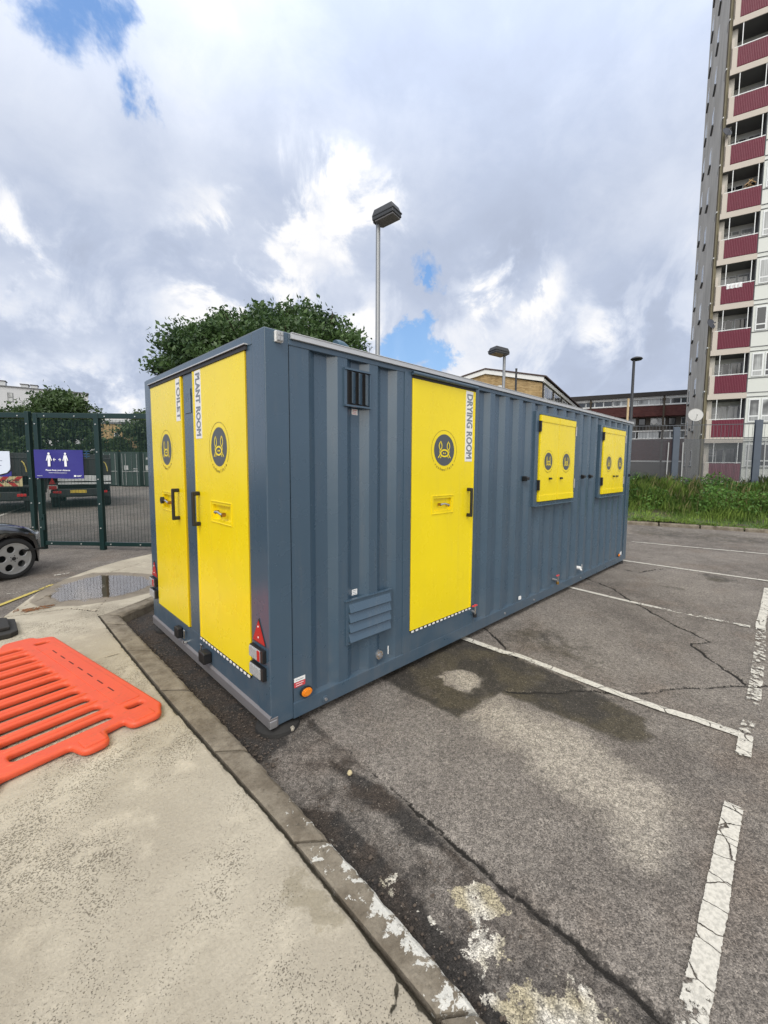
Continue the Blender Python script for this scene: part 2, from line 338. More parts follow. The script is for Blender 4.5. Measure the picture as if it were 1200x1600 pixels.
    h = b.M('ADD', b.M('MULTIPLY', b.vor(185), -.7), b.M('MULTIPLY', fine, .9))
    bn = b.node('ShaderNodeBump', Strength=.8, Distance=.006, Height=h); b.L.new(bn.outputs[0], p.inputs['Normal'])
M_ASPH = material('asphalt', (.12, .11, .1), .85, fn=asphalt, spec=.35)
gx = axis(-900, 1100, -.42, 6.1, .0165, 1.07, 60); gy = axis(-700, 1200, -2.45, .25, .0155, 1.07, 60)
def gz(X, Y):
    n = .004 * np.sin(X * 2.1 + 1.3) * np.sin(Y * 1.7) + .003 * np.sin(X * 5.3) * np.cos(Y * 4.1)
    return n * (np.hypot(X, Y) < 60) - .014 * a_crack(X, Y) - .004 * (a_spall(X, Y) > .5) - .006
ground = grid_mesh('ground', gx, gy, gz, {'crack': a_crack, 'spall': a_spall, 'pale': am(PALE), 'wet': am(WET), 'edge': am(EDGE), 'lime': am(LIME)}, M_ASPH)
tag(ground, kind='structure')

# ------------------------------------------------------------------ painted lines
def worn_paint(colr, lo, hi, crackle=True):
    def fn(b, p):
        wear = b.attr('wear'); n = b.noise(22, 6, .72); n2 = b.noise(5, 4, .6)
        keep = b.step(b.M('ADD', b.M('ADD', b.M('MULTIPLY', n, .75), b.M('MULTIPLY', n2, .35)), b.M('MULTIPLY', wear, -.9)), lo, hi)
        edge = b.attr('side')                                   # 0 at the painted edge, 1 inside
        keep = b.M('MULTIPLY', keep, b.step(b.M('ADD', edge, b.M('MULTIPLY', b.M('SUBTRACT', b.noise(45, 4), .5), .9)), .12, .2))
        if crackle:
            wv = b.node('ShaderNodeVectorMath', {'operation': 'ADD'}); b.L.new(b.pos(), wv.inputs[0])
            sc = b.node('ShaderNodeVectorMath', {'operation': 'SCALE'}, Scale=.05); b.L.new(b.noise(11, 3, out='Color'), sc.inputs[0]); b.L.new(sc.outputs[0], wv.inputs[1])
            keep = b.M('MULTIPLY', keep, b.step(b.vor(5.5, 'DISTANCE_TO_EDGE', vec=b.vscale(wv.outputs[0], (1.5, .75, 1))), .006, .024))
        c = b.mix(b.step(b.noise(60, 4, .7), .35, .6), tuple(v * .72 for v in colr), colr)
        b.L.new(c, p.inputs['Base Color']); b.L.new(keep, p.inputs['Alpha'])
    return material('worn_paint', colr, .75, fn=fn)
M_LINE = worn_paint((.57, .545, .485), .30, .36)
M_YLINE = worn_paint((.50, .40, .10), .42, .52, False)
def paint_strip(name, pts, width, wear, matl, z=.004):
    vs, fs, wv, sv = [], [], [], []; P = [Vector(p) for p in pts]; out = []
    for i, (a, c) in enumerate(zip(P[:-1], P[1:])):
        n = max(1, int((c - a).length / .15)); w0, w1 = wear[i], wear[i + 1]
        out += [(a.lerp(c, k / n), w0 + (w1 - w0) * k / n) for k in range(n)]
    out.append((P[-1], wear[-1]))
    for i, (p, w) in enumerate(out):
        a = out[max(i - 1, 0)][0]; c = out[min(i + 1, len(out) - 1)][0]; d = (c - a).normalized(); q = Vector((-d.y, d.x)); wd = width * (1 + random.uniform(-.05, .05))
        for k, s in ((-.5, 0), (-.3, 1), (.3, 1), (.5, 0)):
            vs.append((p.x + q.x * wd * k, p.y + q.y * wd * k, z)); wv.append(w); sv.append(s)
    for i in range(len(out) - 1):
        for k in range(3): fs.append((4 * i + k, 4 * i + k + 1, 4 * i + 5 + k, 4 * i + 4 + k))
    me = bpy.data.meshes.new(name); me.from_pydata(vs, [], fs); me.update()
    for nm, dat in (('wear', wv), ('side', sv)): me.attributes.new(nm, 'FLOAT', 'POINT').data.foreach_set('value', dat)
    me.materials.append(matl); o = bpy.data.objects.new(name, me); col.objects.link(o); return tag(o, kind='structure')
paint_strip('parking_line', [(2.19, .3), (2.2, -.22), (2.205, -.42), (2.24, -.56), (2.225, -1.03), (2.21, -1.45), (2.22, -1.8), (2.25, -2.0), (2.26, -2.27)], .082, [.1, .1, .2, .05, 0, 0, .05, .05, .22], M_LINE)
paint_strip('parking_line', [(4.86, .3), (4.82, .0), (4.76, -.8), (4.76, -1.5), (4.80, -2.1)], .08, [.1, .1, .12, .30, .2], M_LINE)
paint_strip('parking_line', [(7.34, .3), (7.36, 0), (7.42, -.9), (7.52, -2.1), (7.6, -3.4)], .08, [.1, .1, .15, .1, .1], M_LINE)
paint_strip('parking_line', [(9.7, .6), (9.85, -.1), (10.1, -1.1), (10.4, -2.4), (10.6, -3.2)], .08, [.2, .15, .1, .1, .1], M_LINE)
paint_strip('parking_line', [(1.48, -2.31), (1.2, -2.315), (.8, -2.325), (.45, -2.33), (.2, -2.33)], .092, [.14, -.3, -.3, .05, .4], M_LINE)
paint_strip('parking_line', [(2.6, -2.30), (2.36, -2.285), (2.05, -2.30), (1.98, -2.30)], .085, [.40, .28, .05, .35], M_LINE, z=.009)
paint_strip('parking_line', [(6.95, -2.13), (5.65, -2.17), (4.95, -2.18), (4.6, -2.21), (3.8, -2.25), (2.95, -2.28), (2.6, -2.30)], .095, [0, .05, .12, .28, .27, .24, .40], M_LINE, z=.009)
paint_strip('yellow_line', [(-3.4, 0), (-1.9, 3.1), (-1.18, 4.76), (-.89, 5.11), (-.63, 5.44), (-.2, 5.95), (.5, 6.6)], .07, [-.2, -.2, -.1, 0, .1, .3, .6], M_YLINE)
paint_strip('bay_line', [(-1.2, 15.3), (-.81, 16.6), (-.24, 18.9), (.3, 21)], .12, [.1] * 4, M_LINE)
paint_strip('bay_line', [(-.5, 6.13), (-.3, 6.13)], .07, [.25, .25], M_LINE)
paint_strip('bay_line', [(-1.07, 5.36), (-.95, 5.3)], .06, [.3, .3], M_LINE)

# ------------------------------------------------------------------ concrete pavement and kerb
def concrete(b, p):
    P = b.pos(); n1 = b.noise(.9, 6, .6); n2 = b.noise(5, 6, .65); fine = b.noise(70, 4, .7); jt = b.attr('joint'); st = b.attr('stain'); damp = b.attr('damp')
    c = b.mix(b.step(n1, .35, .68), (.345, .308, .245), (.475, .430, .345))
    c = b.mix(b.M('MULTIPLY', b.step(n2, .5, .72), .55), c, (.54, .485, .385))
    c = b.mix(b.M('MULTIPLY', b.step(b.noise(1.5, 6, .65), .46, .68), .50), c, (.255, .222, .170))
    # dark pits in drifts
    drift = b.step(b.noise(2.0, 4, .6), .36, .66)
    pv = b.node('ShaderNodeVectorMath', {'operation': 'ADD'}); b.L.new(P, pv.inputs[0])
    sc = b.node('ShaderNodeVectorMath', {'operation': 'SCALE'}, Scale=.02); b.L.new(b.noise(60, 2, out='Color'), sc.inputs[0]); b.L.new(sc.outputs[0], pv.inputs[1])
    pit = b.step(b.M('SUBTRACT', b.vor(72, vec=pv.outputs[0]), b.M('MULTIPLY', drift, .30)), .06, -.04)
    pit2 = b.step(b.M('SUBTRACT', b.vor(115, vec=pv.outputs[0]), b.M('MULTIPLY', drift, .26)), .20, -.03)
    pits = b.M('MULTIPLY', b.M('MAXIMUM', pit, b.M('MULTIPLY', pit2, .8)), b.step(b.noise(9, 3), .33, .47))
    c = b.mix(b.M('MULTIPLY', pits, .70), c, (.10, .085, .06))
    sv = b.vscale(P, (9, 34, 9)); streak = b.step(b.noise(1, 4, .7, vec=sv), .60, .72)
    c = b.mix(b.M('MULTIPLY', streak, .20), c, (.17, .15, .12))
    c = b.mix(b.M('MULTIPLY', b.step(b.M('ADD', st, b.M('MULTIPLY', b.M('SUBTRACT', b.noise(11, 5, .7), .5), 2.6)), .5, .9), .45), c, (.17, .145, .09))
    c = b.mix(b.M('MULTIPLY', b.step(b.M('ADD', damp, b.M('MULTIPLY', b.M('SUBTRACT', b.noise(7, 4), .5), .5)), .3, .55), .62), c, (.115, .092, .074))
    c = b.mix(b.step(b.M('ADD', jt, b.M('MULTIPLY', b.M('SUBTRACT', b.noise(26, 3), .5), .8)), .42, .66), c, (.045, .04, .028))
    k = b.M('MULTIPLY_ADD', fine, .5, .75); cc = b.node('ShaderNodeVectorMath', {'operation': 'SCALE'}); b.L.new(c, cc.inputs[0]); b.L.new(k, cc.inputs['Scale'])
    b.L.new(cc.outputs[0], p.inputs['Base Color'])
    h = b.M('SUBTRACT', b.M('ADD', fine, b.M('MULTIPLY', n2, .8)), b.M('MULTIPLY', pits, 1.2))
    bn = b.node('ShaderNodeBump', Strength=.75, Distance=.006, Height=h); b.L.new(bn.outputs[0], p.inputs['Normal'])
M_CONC = material('concrete', (.42, .38, .31), .88, fn=concrete, spec=.3)
PAVE_OUT = [(-4.5, -6), (-3.6, -1.5), (-2.6, 1.2), (-1.62, 2.85), (-1.17, 3.77), (-.79, 4.76), (-.45, 5.3), (-.01, 5.8), (.4, 6.12), (.88, 6.35), (2.0, 6.6), (4.2, 6.7), (13, 7.0)]
KB = [(-.375, -6), (-.37, -1.65), (-.36, -.77), (-.40, .72), (-.41, 2.0), (-.41, 3.25)]           # back of the kerb
FARK = [(-.24, 3.03), (.15, 3.30), (.9, 3.83), (1.9, 4.25), (3.5, 4.45), (13, 4.6)]               # kerb line that runs behind the cabin
JT = [jag([(-3.2, 1.62), (-1.23, 1.86), (-.42, 1.93)], .1, .01, 21), jag([(-.37, -1.60), (-.49, -1.66), (-.62, -2.3), (-.9, -3.2)], .05, .01, 22), jag([(-1.15, 3.84), (-.59, 3.71), (-.40, 3.40)], .06, .015, 23), jag([(-.41, 3.33), (-.11, 4.1), (.35, 5.0)], .08, .01, 24), jag([(-1.9, 3.0), (-.95, 4.2), (-.2, 5.1), (.6, 5.7)], .08, .02, 25)]
def a_joint(X, Y):
    r = np.zeros(X.shape)
    for j, w in zip(JT, (.012, .014, .02, .008, .012)): r = np.maximum(r, np.clip(1 - seg_dist(X, Y, j) / w, 0, 1))
    r = np.maximum(r, .9 * np.clip(1 - seg_dist(X, Y, jag(KB, .05, .006, 31)) / .016, 0, 1))
    return r
PUD = [(-.78, 4.33), (-.64, 4.86), (-.42, 5.16), (-.1, 5.3), (.2, 5.05), (.46, 4.62), (.42, 4.1), (.22, 3.86), (-.1, 3.78), (-.44, 3.86), (-.7, 4.05)]
def pavement_mesh():
    xs = np.concatenate([np.arange(-5, -1.5, .12), np.arange(-1.5, .6, .02), np.arange(.6, 13.2, .12)]); ys = np.concatenate([np.arange(-6, -3, .15), np.arange(-3, 6.8, .02), np.arange(6.8, 7.2, .1)])
    X, Y = np.meshgrid(xs, ys, indexing='ij'); nx, ny = X.shape
    kb = KB + [(-.41, 3.34)]
    out = PAVE_OUT; fk = [(-.38, 3.16)] + [(x - .1, y + .13) for x, y in FARK[1:]]
    poly = [(kb[0][0], -6.2)] + kb[1:-1] + [fk[0]] + fk[1:] + [(13.2, 4.8), (13.2, 7.05)] + out[::-1]
    # snap the sheet to its outline: keep inside vertices, cut ragged rim along the polygon
    ins = poly_mask(X, Y, poly, 1e-4) > .5
    me = bpy.data.meshes.new('pavement'); idx = np.arange(nx * ny).reshape(nx, ny)
    keep = ins[:-1, :-1] | ins[1:, :-1] | ins[:-1, 1:] | ins[1:, 1:]
    a = idx[:-1, :-1][keep]; q = np.stack([a, a + ny, a + ny + 1, a + 1], -1)
    # pull outside rim vertices on to the outline
    ring = poly + [poly[0]]; used = np.unique(q); xf, yf = X.ravel().copy(), Y.ravel().copy(); outside = used[~ins.ravel()[used]]
    for i in outside:
        best = (1e9, 0, 0)
        for (ax, ay), (bx, by) in zip(ring[:-1], ring[1:]):
            vx, vy = bx - ax, by - ay; t = min(1, max(0, ((xf[i] - ax) * vx + (yf[i] - ay) * vy) / (vx * vx + vy * vy + 1e-12)))
            px_, py_ = ax + vx * t, ay + vy * t; d = (px_ - xf[i]) ** 2 + (py_ - yf[i]) ** 2
            if d < best[0]: best = (d, px_, py_)
        xf[i], yf[i] = best[1], best[2]
    remap = -np.ones(nx * ny, int); remap[used] = np.arange(len(used)); q = remap[q]; x, y = xf[used], yf[used]
    z = .1 - .010 * a_joint(x, y) - .006 * poly_mask(x, y, PUD, .25)
    n = len(used); rim = [(px_, py_) for px_, py_ in poly]; m = len(rim)
    vs = list(map(tuple, np.stack([x, y, z], -1))) + [(a_, b_, .1) for a_, b_ in rim] + [(a_, b_, -.05) for a_, b_ in rim]
    fs = [tuple(int(v) for v in r) for r in q] + [(n + i, n + (i + 1) % m, n + m + (i + 1) % m, n + m + i) for i in range(m)]
    me.from_pydata(vs, [], fs); me.update()
    ax_ = np.array([v[0] for v in vs]); ay_ = np.array([v[1] for v in vs])
    st = np.maximum(np.maximum(poly_mask(ax_, ay_, [(-.5, -1.0), (-.38, -1.0), (-.38, -1.35), (-.5, -1.3)], .06), .9 * poly_mask(ax_, ay_, [(-1.05, 3.78), (-.7, 3.86), (-.66, 4.05), (-1.0, 4.05)], .06)), .35 * poly_mask(ax_, ay_, [(-.47, 3.2), (-.40, 3.2), (-.38, -3), (-.44, -3)], .03))
    dampm = poly_mask(ax_, ay_, [(x_ * 1.18 - (-.1) * .18, y_ * 1.18 - 4.5 * .18) for x_, y_ in PUD], .10)
    for nm, dat in (('joint', a_joint(ax_, ay_)), ('stain', st), ('damp', dampm)): me.attributes.new(nm, 'FLOAT', 'POINT').data.foreach_set('value', dat.astype(np.float32))
    me.materials.append(M_CONC); o = bpy.data.objects.new('pavement', me); col.objects.link(o); tag(o, kind='structure')
pavement_mesh()
def kerbstone(b, p):
    n = b.noise(6, 6, .65); f = b.noise(80, 4, .7)
    c = b.mix(b.step(n, .35, .65), (.135, .112, .084), (.235, .205, .160))
    near = b.attr('paint'); c = b.mix(b.M('MULTIPLY', b.step(b.M('ADD', near, b.M('MULTIPLY', b.M('SUBTRACT', b.noise(17, 8, .72, dist=.3), .5), 2.6)), .56, .60), .95), c, (.56, .55, .51))
    c = b.mix(b.M('MULTIPLY', b.step(b.noise(30, 5, .7), .54, .7), .55), c, (.07, .06, .045))
    cc = b.node('ShaderNodeVectorMath', {'operation': 'SCALE'}); b.L.new(c, cc.inputs[0]); b.L.new(b.M('MULTIPLY_ADD', f, .6, .7), cc.inputs['Scale'])
    b.L.new(cc.outputs[0], p.inputs['Base Color'])
    bn = b.node('ShaderNodeBump', Strength=.8, Distance=.008, Height=b.M('ADD', f, b.noise(25, 5))); b.L.new(bn.outputs[0], p.inputs['Normal'])
M_KERB = material('kerb_stone', (.24, .21, .17), .9, fn=kerbstone, spec=.3)
def kerb(name, inner, outer, joints, paint):
    """stones laid between an inner (top back) and outer (top front) polyline"""
    vs, fs, pa = [], [], []
    def pt(poly, t):
        L = [0]; 
        for a, c in zip(poly[:-1], poly[1:]): L.append(L[-1] + math.hypot(c[0] - a[0], c[1] - a[1]))
        s = t * L[-1]
        for i in range(len(poly) - 1):
            if s <= L[i + 1] + 1e-9:
                k = (s - L[i]) / (L[i + 1] - L[i] + 1e-12); return (poly[i][0] + (poly[i + 1][0] - poly[i][0]) * k, poly[i][1] + (poly[i + 1][1] - poly[i][1]) * k)
        return poly[-1]
    for a, c in zip(joints[:-1], joints[1:]):
        n = max(2, int((c - a) * 260)); base = len(vs); dz = random.uniform(-.002, .002)
        for i in range(n + 1):
            t = a + .0012 + (c - a - .0024) * i / n; I = pt(inner, t); O = pt(outer, t); d = Vector((O[0] - I[0], O[1] - I[1])); j = random.uniform(-.006, .006); j2 = random.uniform(-.003, .003)
            e = .006 if i in (0, n) else 0
            pr = [(0, -.03, 0), (.02, .100 - e, 0), (.10, .1025 - e, .0), (.5, .1035 - e, 0), (.84, .102 - e, 0), (.95, .093 - e, j), (1.02, .07, j2), (1.04, -.03, 0)]
            for k, z, jj in pr:
                vs.append((I[0] + d.x * (k + jj * 6), I[1] + d.y * (k + jj * 6), z + dz)); pa.append(paint(vs[-1], k))
        for i in range(n):
            for k in range(7): fs.append((base + i * 8 + k, base + (i + 1) * 8 + k, base + (i + 1) * 8 + k + 1, base + i * 8 + k + 1))
        fs.append(tuple(base + k for k in range(8))); fs.append(tuple(base + n * 8 + 7 - k for k in range(8)))
    me = bpy.data.meshes.new(name); me.from_pydata(vs, [], fs); me.update(); me.materials.append(M_KERB)
    me.attributes.new('paint', 'FLOAT', 'POINT').data.foreach_set('value', pa)
    o = bpy.data.objects.new(name, me); col.objects.link(o); return tag(o, kind='structure')
KI = [(-.355, -5.3), (-.352, -1.65), (-.35, -.77), (-.385, .72), (-.40, 2.0), (-.40, 3.23)]; KO = [(-.245, -5.3), (-.25, -1.87), (-.23, -1.2), (-.215, .03), (-.225, 1.5), (-.24, 3.02)]
def pk(p, k): return max(0.0, min(1.0, (-.25 - p[1]) / 1.1)) * (.26 + .46 * k) * (1 if p[1] > -9 else 0) + (.12 if .4 < p[1] < .9 else 0)
kl = 8.53; kerb('kerb', KI, KO, [0, .105, .21, .3125, .415, .5166, .62, .735, .85, .955, 1], pk)
kerb('kerb', [(-.38, 3.17)] + [(x - .09, y + .115) for x, y in FARK[1:]], [(-.235, 3.035)] + FARK[1:], [0, .04, .11, .18, .25, .32, .4, .48, .56, .64, .72, .8, .88, .95, 1], lambda p, k: 0)

# puddle
def water(b, p):
    out = b.N['Material Output']; g = b.node('ShaderNodeBsdfGlossy', Roughness=.015, Color=(.95, .90, .84, 1)); t = b.node('ShaderNodeBsdfTransparent', Color=(.66, .58, .48, 1))
    fr = b.node('ShaderNodeFresnel', IOR=1.45); mx = b.node('ShaderNodeMixShader')
    al = b.node('ShaderNodeBsdfTransparent'); mx2 = b.node('ShaderNodeMixShader')
    bn = b.node('ShaderNodeBump', Strength=.06, Distance=.01, Height=b.noise(14, 2)); b.L.new(bn.outputs[0], g.inputs['Normal'])
    b.L.new(b.M('MULTIPLY_ADD', fr.outputs[0], .60, .0, clamp=True), mx.inputs[0]); b.L.new(t.outputs[0], mx.inputs[1]); b.L.new(g.outputs[0], mx.inputs[2])
    b.L.new(b.step(b.M('ADD', b.attr('depth'), b.M('MULTIPLY', b.M('SUBTRACT', b.noise(5, 6, .65), .5), 1.1)), .22, .42), mx2.inputs[0]); b.L.new(al.outputs[0], mx2.inputs[1]); b.L.new(mx.outputs[0], mx2.inputs[2])
    b.L.new(mx2.outputs[0], out.inputs['Surface'])
M_WATER = material('puddle_water', (.2, .2, .2), .02, fn=water)
def puddle_mesh():
    c = Vector((-.1, 4.5)); vs = [(c.x, c.y, .1015)]; fs = []; dp = [1.0]; P = PUD; n = len(P) * 4; rim = []
    for i in range(n):
        a = Vector(P[i // 4]); d = Vector(P[(i // 4 + 1) % len(P)]); rim.append(a.lerp(d, (i % 4) / 4))
    for k, (s, dd) in enumerate(((.5, .8), (.85, .4), (1.06, 0))):
        for q in rim: v = c + (q - c) * s; vs.append((v.x, v.y, .1015)); dp.append(dd)
    for i in range(n):
        j = (i + 1) % n; fs.append((0, 1 + i, 1 + j))
        for k in range(2): fs.append((1 + k * n + i, 1 + (k + 1) * n + i, 1 + (k + 1) * n + j, 1 + k * n + j))
    me = bpy.data.meshes.new('puddle'); me.from_pydata(vs, [], fs); me.update(); me.materials.append(M_WATER)
    me.attributes.new('depth', 'FLOAT', 'POINT').data.foreach_set('value', dp)
    o = bpy.data.objects.new('puddle', me); col.objects.link(o); tag(o, kind='structure')
puddle_mesh()
M_STONE = vary((.30, .27, .22), .85, .3, 9, bump=.6, name='stone', grain=.2)
M_DEBRIS = vary((.09, .07, .055), .9, .5, 5, name='debris')
def rock(mb, c, r, sq=.6):
    R_ = Matrix.Rotation(random.uniform(0, 6), 3, 'Z'); rings = []
    for i in range(1, 5):
        th = PI * i / 5; rings.append([tuple(Vector(c) + R_ @ Vector((r * math.sin(th) * math.cos(a) * random.uniform(.85, 1.1), r * .75 * math.sin(th) * math.sin(a) * random.uniform(.85, 1.1), r * sq * -math.cos(th)))) for a in [2 * PI * k / 7 for k in range(7)]])
    mb.loft(rings)
for nm, (x, y, r, lb) in (('stone', (.135, -.03, .026, 'small pale grey stone beside the near bottom corner of the blue cabin')), ('stone', (.16, -.64, .021, 'single yellowish pebble on the asphalt left of the long crack'))):
    mb = MB(); rock(mb, (x, y, r * .5), r); o = mb.build(nm, M_STONE if r > .022 else vary((.5, .42, .25), .8, .2, 9, name='yellow_pebble'), smooth=True); tag(o, lb, 'stone', kind=None)
mb = MB()
for i in range(900):
    t = random.random(); y = random.uniform(-2.2, 3.1) if i > 500 else random.uniform(-.3, 3.05)
    x = -.2 + abs(random.gauss(0, .07)) if i % 3 else random.uniform(-.2, .12)
    if y > 0 and x > .03 : x *= .4
    r = random.uniform(.003, .009) * (1.5 if random.random() < .07 else 1); rock(mb, (x, y, r * .3), r, .5)
tag(mb.build('gravel', M_DEBRIS), 'loose dark grit and debris lying along the foot of the kerb', 'gravel', kind='stuff')
mb = MB()
for i in range(26):
    x, y = random.gauss(-.88, .07), random.gauss(3.93, .035); a = random.uniform(0, 6); l = random.uniform(.02, .06)
    mb.tube([(x, y, .104), (x + l * math.cos(a), y + l * math.sin(a), .112), (x + 1.6 * l * math.cos(a + .4), y + 1.6 * l * math.sin(a + .4), .105)], [.004, .006, .002], 5)
tag(mb.build('dead_leaves', vary((.20, .09, .04), .9, .3, 20, name='dead_leaf')), 'brown dead plant litter on the pavement joint left of the puddle', 'dead leaves', kind='stuff')
# ------------------------------------------------------------------ welfare cabin
BLUE_C = (.047, .083, .122); YEL = (.81, .635, .008)
def grime(color, rough, spec, name, amount):
    def fn(b, p):
        P = b.pos(); z = b.node('ShaderNodeSeparateXYZ', Vector=P).outputs[2]; n = b.noise(1.6, 5, .6)
        c = b.mix(n, tuple(v * .9 for v in color), tuple(v * 1.1 for v in color))
        streak = b.noise(1, 6, .7, vec=b.vscale(P, (16, 16, .7))); patch = b.noise(5, 5, .65)
        d = b.M('MULTIPLY', b.step(b.M('ADD', streak, b.M('MULTIPLY', patch, .4)), .70, .95), .35 * amount)     # rain streaks
        low = b.M('MULTIPLY', b.step(z, .55, -.02), b.step(patch, .30, .68))                                    # road dust thrown up at the foot
        c = b.mix(b.M('ADD', d, b.M('MULTIPLY', low, .42 * amount), clamp=True), c, (.20, .18, .155))
        sc = b.M('MULTIPLY', b.step(b.noise(1, 4, .75, vec=b.vscale(P, (5, 5, 60))), .70, .76), b.step(b.noise(2.2, 3), .55, .66))
        c = b.mix(b.M('MULTIPLY', sc, .35 * amount), c, (.30, .30, .29)); b.L.new(c, p.inputs['Base Color'])
        b.L.new(b.M('ADD', b.M('MULTIPLY_ADD', b.noise(4, 4), .16, rough - .08), b.M('MULTIPLY', low, .2)), p.inputs['Roughness'])
        bn = b.node('ShaderNodeBump', Strength=.18, Distance=.015, Height=b.noise(2.0, 1)); b.L.new(bn.outputs[0], p.inputs['Normal'])
    return material(name, color, rough, fn=fn, spec=spec)
M_BLUE = grime(BLUE_C, .27, .75, 'blue_grey_paint', .30)
M_BLUE_END = M_BLUE
M_YEL = grime(YEL, .27, .45, 'yellow_paint', .16)
M_YELD = vary((.62, .43, .004), .4, .05, 4, name='yellow_return')
M_BLACK = vary((.012, .012, .013), .45, .2, 12, name='black_plastic')
M_RUBBER = vary((.02, .019, .018), .8, .25, 8, bump=.3, name='black_rubber')
M_SEAL = vary((.03, .03, .032), .6, .2, 8, name='dark_seal')
M_GALV = vary((.42, .42, .43), .42, .18, 9, metal=.75, rv=.12, name='galvanised_steel')
M_RAIL = vary((.20, .19, .195), .5, .15, 5, metal=.3, name='dull_steel_rail')
M_ALU = vary((.50, .51, .52), .42, .08, 5, metal=.35, name='aluminium_trim')
M_CHROME = vary((.7, .68, .64), .2, .1, 20, metal=1.0, name='chrome')
M_WHITE = vary((.74, .74, .73), .5, .04, 8, name='white_sticker')
M_LETTER = vary((.19, .215, .25), .5, .08, 20, name='grey_lettering')
M_EMB = vary((.075, .085, .095), .45, .08, 8, name='emblem_grey')
M_THIN = vary((.23, .17, .02), .5, .05, 8, name='emblem_line')
M_RED = vary((.42, .012, .014), .22, .2, 40, spec=.7, name='red_lens')
M_AMBER = vary((.75, .22, .01), .2, .15, 60, spec=.7, name='amber_lens')
M_CLEAR = vary((.33, .34, .35), .16, .22, 45, spec=.8, name='clear_lens')
M_LABELRED = vary((.55, .06, .07), .5, .08, 20, name='red_label')
M_BRASS = vary((.42, .24, .06), .35, .2, 20, metal=.9, name='brass')
CL, CW, CZ0, CZ1 = 7.2633, 2.6515, .06, 2.66
cabin = empty('welfare_cabin', (CL / 2, CW / 2, .06), label='blue-grey corrugated steel site cabin with yellow doors and shutters', cat='cabin')
LF = frame((0, 0, 0), (1, 0, 0)); SF = frame((0, 0, 0), (0, -1, 0))        # u, z, outwards
def lf(): return MB(LF)
def sf(): return MB(SF)
def corr(mb, a, b, z0, z1, phase, m=0):
    """trapezoid sheet between u=a and u=b, outer face at w=-.004, inner at -.04"""
    pr = [(0, -.004), (.085, -.004), (.150, -.046), (.231, -.046)]; P = []
    k = math.floor((a - phase) / .295) - 1
    pts = []
    while True:
        for u, w in pr: pts.append((phase + k * .295 + u, w))
        k += 1
        if phase + k * .295 > b + .4: break
    def wat(u):
        for (u0_, w0_), (u1_, w1_) in zip(pts[:-1], pts[1:]):
            if u0_ <= u <= u1_: return w0_ + (w1_ - w0_) * (u - u0_) / (u1_ - u0_)
        return -.004
    P = [(a, wat(a))] + [q for q in pts if a < q[0] < b] + [(b, wat(b))]
    vs = []
    for u, w in P: vs += [(u, z0, w), (u, z1, w)]
    mb.add(vs, [(2 * i, 2 * i + 2, 2 * i + 3, 2 * i + 1) for i in range(len(P) - 1)], m)
# long corrugated wall
mb = lf()
mb.add([(.17, .16, -.006), (.315, .16, -.006), (.315, 2.6, -.006), (.17, 2.6, -.006), (.383, .16, -.046), (.383, 2.6, -.046), (.486, .16, -.046), (.486, 2.6, -.046)], [(0, 1, 2, 3), (1, 4, 5, 2), (4, 6, 7, 5)])
corr(mb, .486, 1.222, .16, 2.6, .55)
mb.build('side_wall', M_BLUE, cabin)
mb = lf(); corr(mb, 2.27, 7.10, .16, 2.6, 2.505); mb.build('side_wall', M_BLUE, cabin)
# core, corner posts, rails
mb = MB(); mb.box((.03, .06, .12), (CL - .03, CW - .05, 2.6)); mb.build('body', M_BLUE, cabin)
lf().box((0, .06, -.17), (.165, 2.66, 0)).build('corner_post', M_BLUE, cabin, bevel=.006)
lf().box((7.10, .06, -.17), (CL, 2.66, 0)).build('corner_post', M_BLUE, cabin, bevel=.006)
MB().box((.002, CW - .15, .06), (.15, CW, 2.66)).build('corner_post', M_BLUE, cabin, bevel=.006)
mb = lf(); mb.box((.165, .055, -.12), (7.10, .165, .004)); mb.add([(.165, .165, .004), (7.1, .165, .004), (7.1, .175, -.045), (.165, .175, -.045)], [(0, 1, 2, 3)]); mb.build('bottom_rail', M_BLUE, cabin, bevel=.004)
mb = lf(); mb.box((.165, 2.585, -.10), (7.10, 2.657, -.0)); mb.build('top_rail', M_BLUE, cabin, bevel=.003)
mb = lf(); mb.box((.175, 2.622, .001), (7.262, 2.656, .022)); mb.box((.175, 2.656, -.02), (7.262, 2.662, .026)); mb.build('gutter_trim', M_ALU, cabin, bevel=.002)
MB().box((.01, .02, 2.640), (CL - .01, CW - .02, 2.668)).build('roof', vary((.11, .13, .15), .5, .15, 3, name='roof_sheet'), cabin, bevel=.004)
# end wall (short face): header, mullion, sill
mb = MB(); mb.box((.0, .17, 2.585), (.06, CW - .15, 2.655)); mb.box((.001, .17, .13), (.05, CW - .15, .325)); mb.box((.0015, 1.245, .325), (.05, 1.475, 2.585)); mb.box((.002, .17, .325), (.05, .262, 2.585)); mb.box((.002, 2.425, .325), (.05, 2.502, 2.585))
mb.build('end_wall', M_BLUE_END, cabin, bevel=.003)
mb = MB(); mb.box((-.012, -.004, .058), (.05, CW, .128)); mb.add([(-.012, -.004, .128), (-.012, CW, .128), (.002, CW, .146), (.002, -.004, .146)], [(0, 3, 2, 1)]); mb.build('end_sill_rail', M_RAIL, cabin, bevel=.003)
lf().box((-.0125, .057, -.02), (.04, .112, .007)).build('corner_casting', M_GALV, cabin, bevel=.004)
mb = MB()
for y in (1.33, 1.39): mb.box((-.0035, y - .03, 2.23), (.001, y + .03, 2.44))
mb = sf(); mb.box((-1.435, 2.235, .0), (-1.29, 2.435, .005)); 
for k in range(3): mb.ribbon([(-1.42 + .06 * k, 2.40), (-1.395 + .06 * k, 2.33), (-1.37 + .04 * k, 2.40)], .006, .0055)
mb.build('mullion_plate', M_BLUE_END, cabin, bevel=.002)
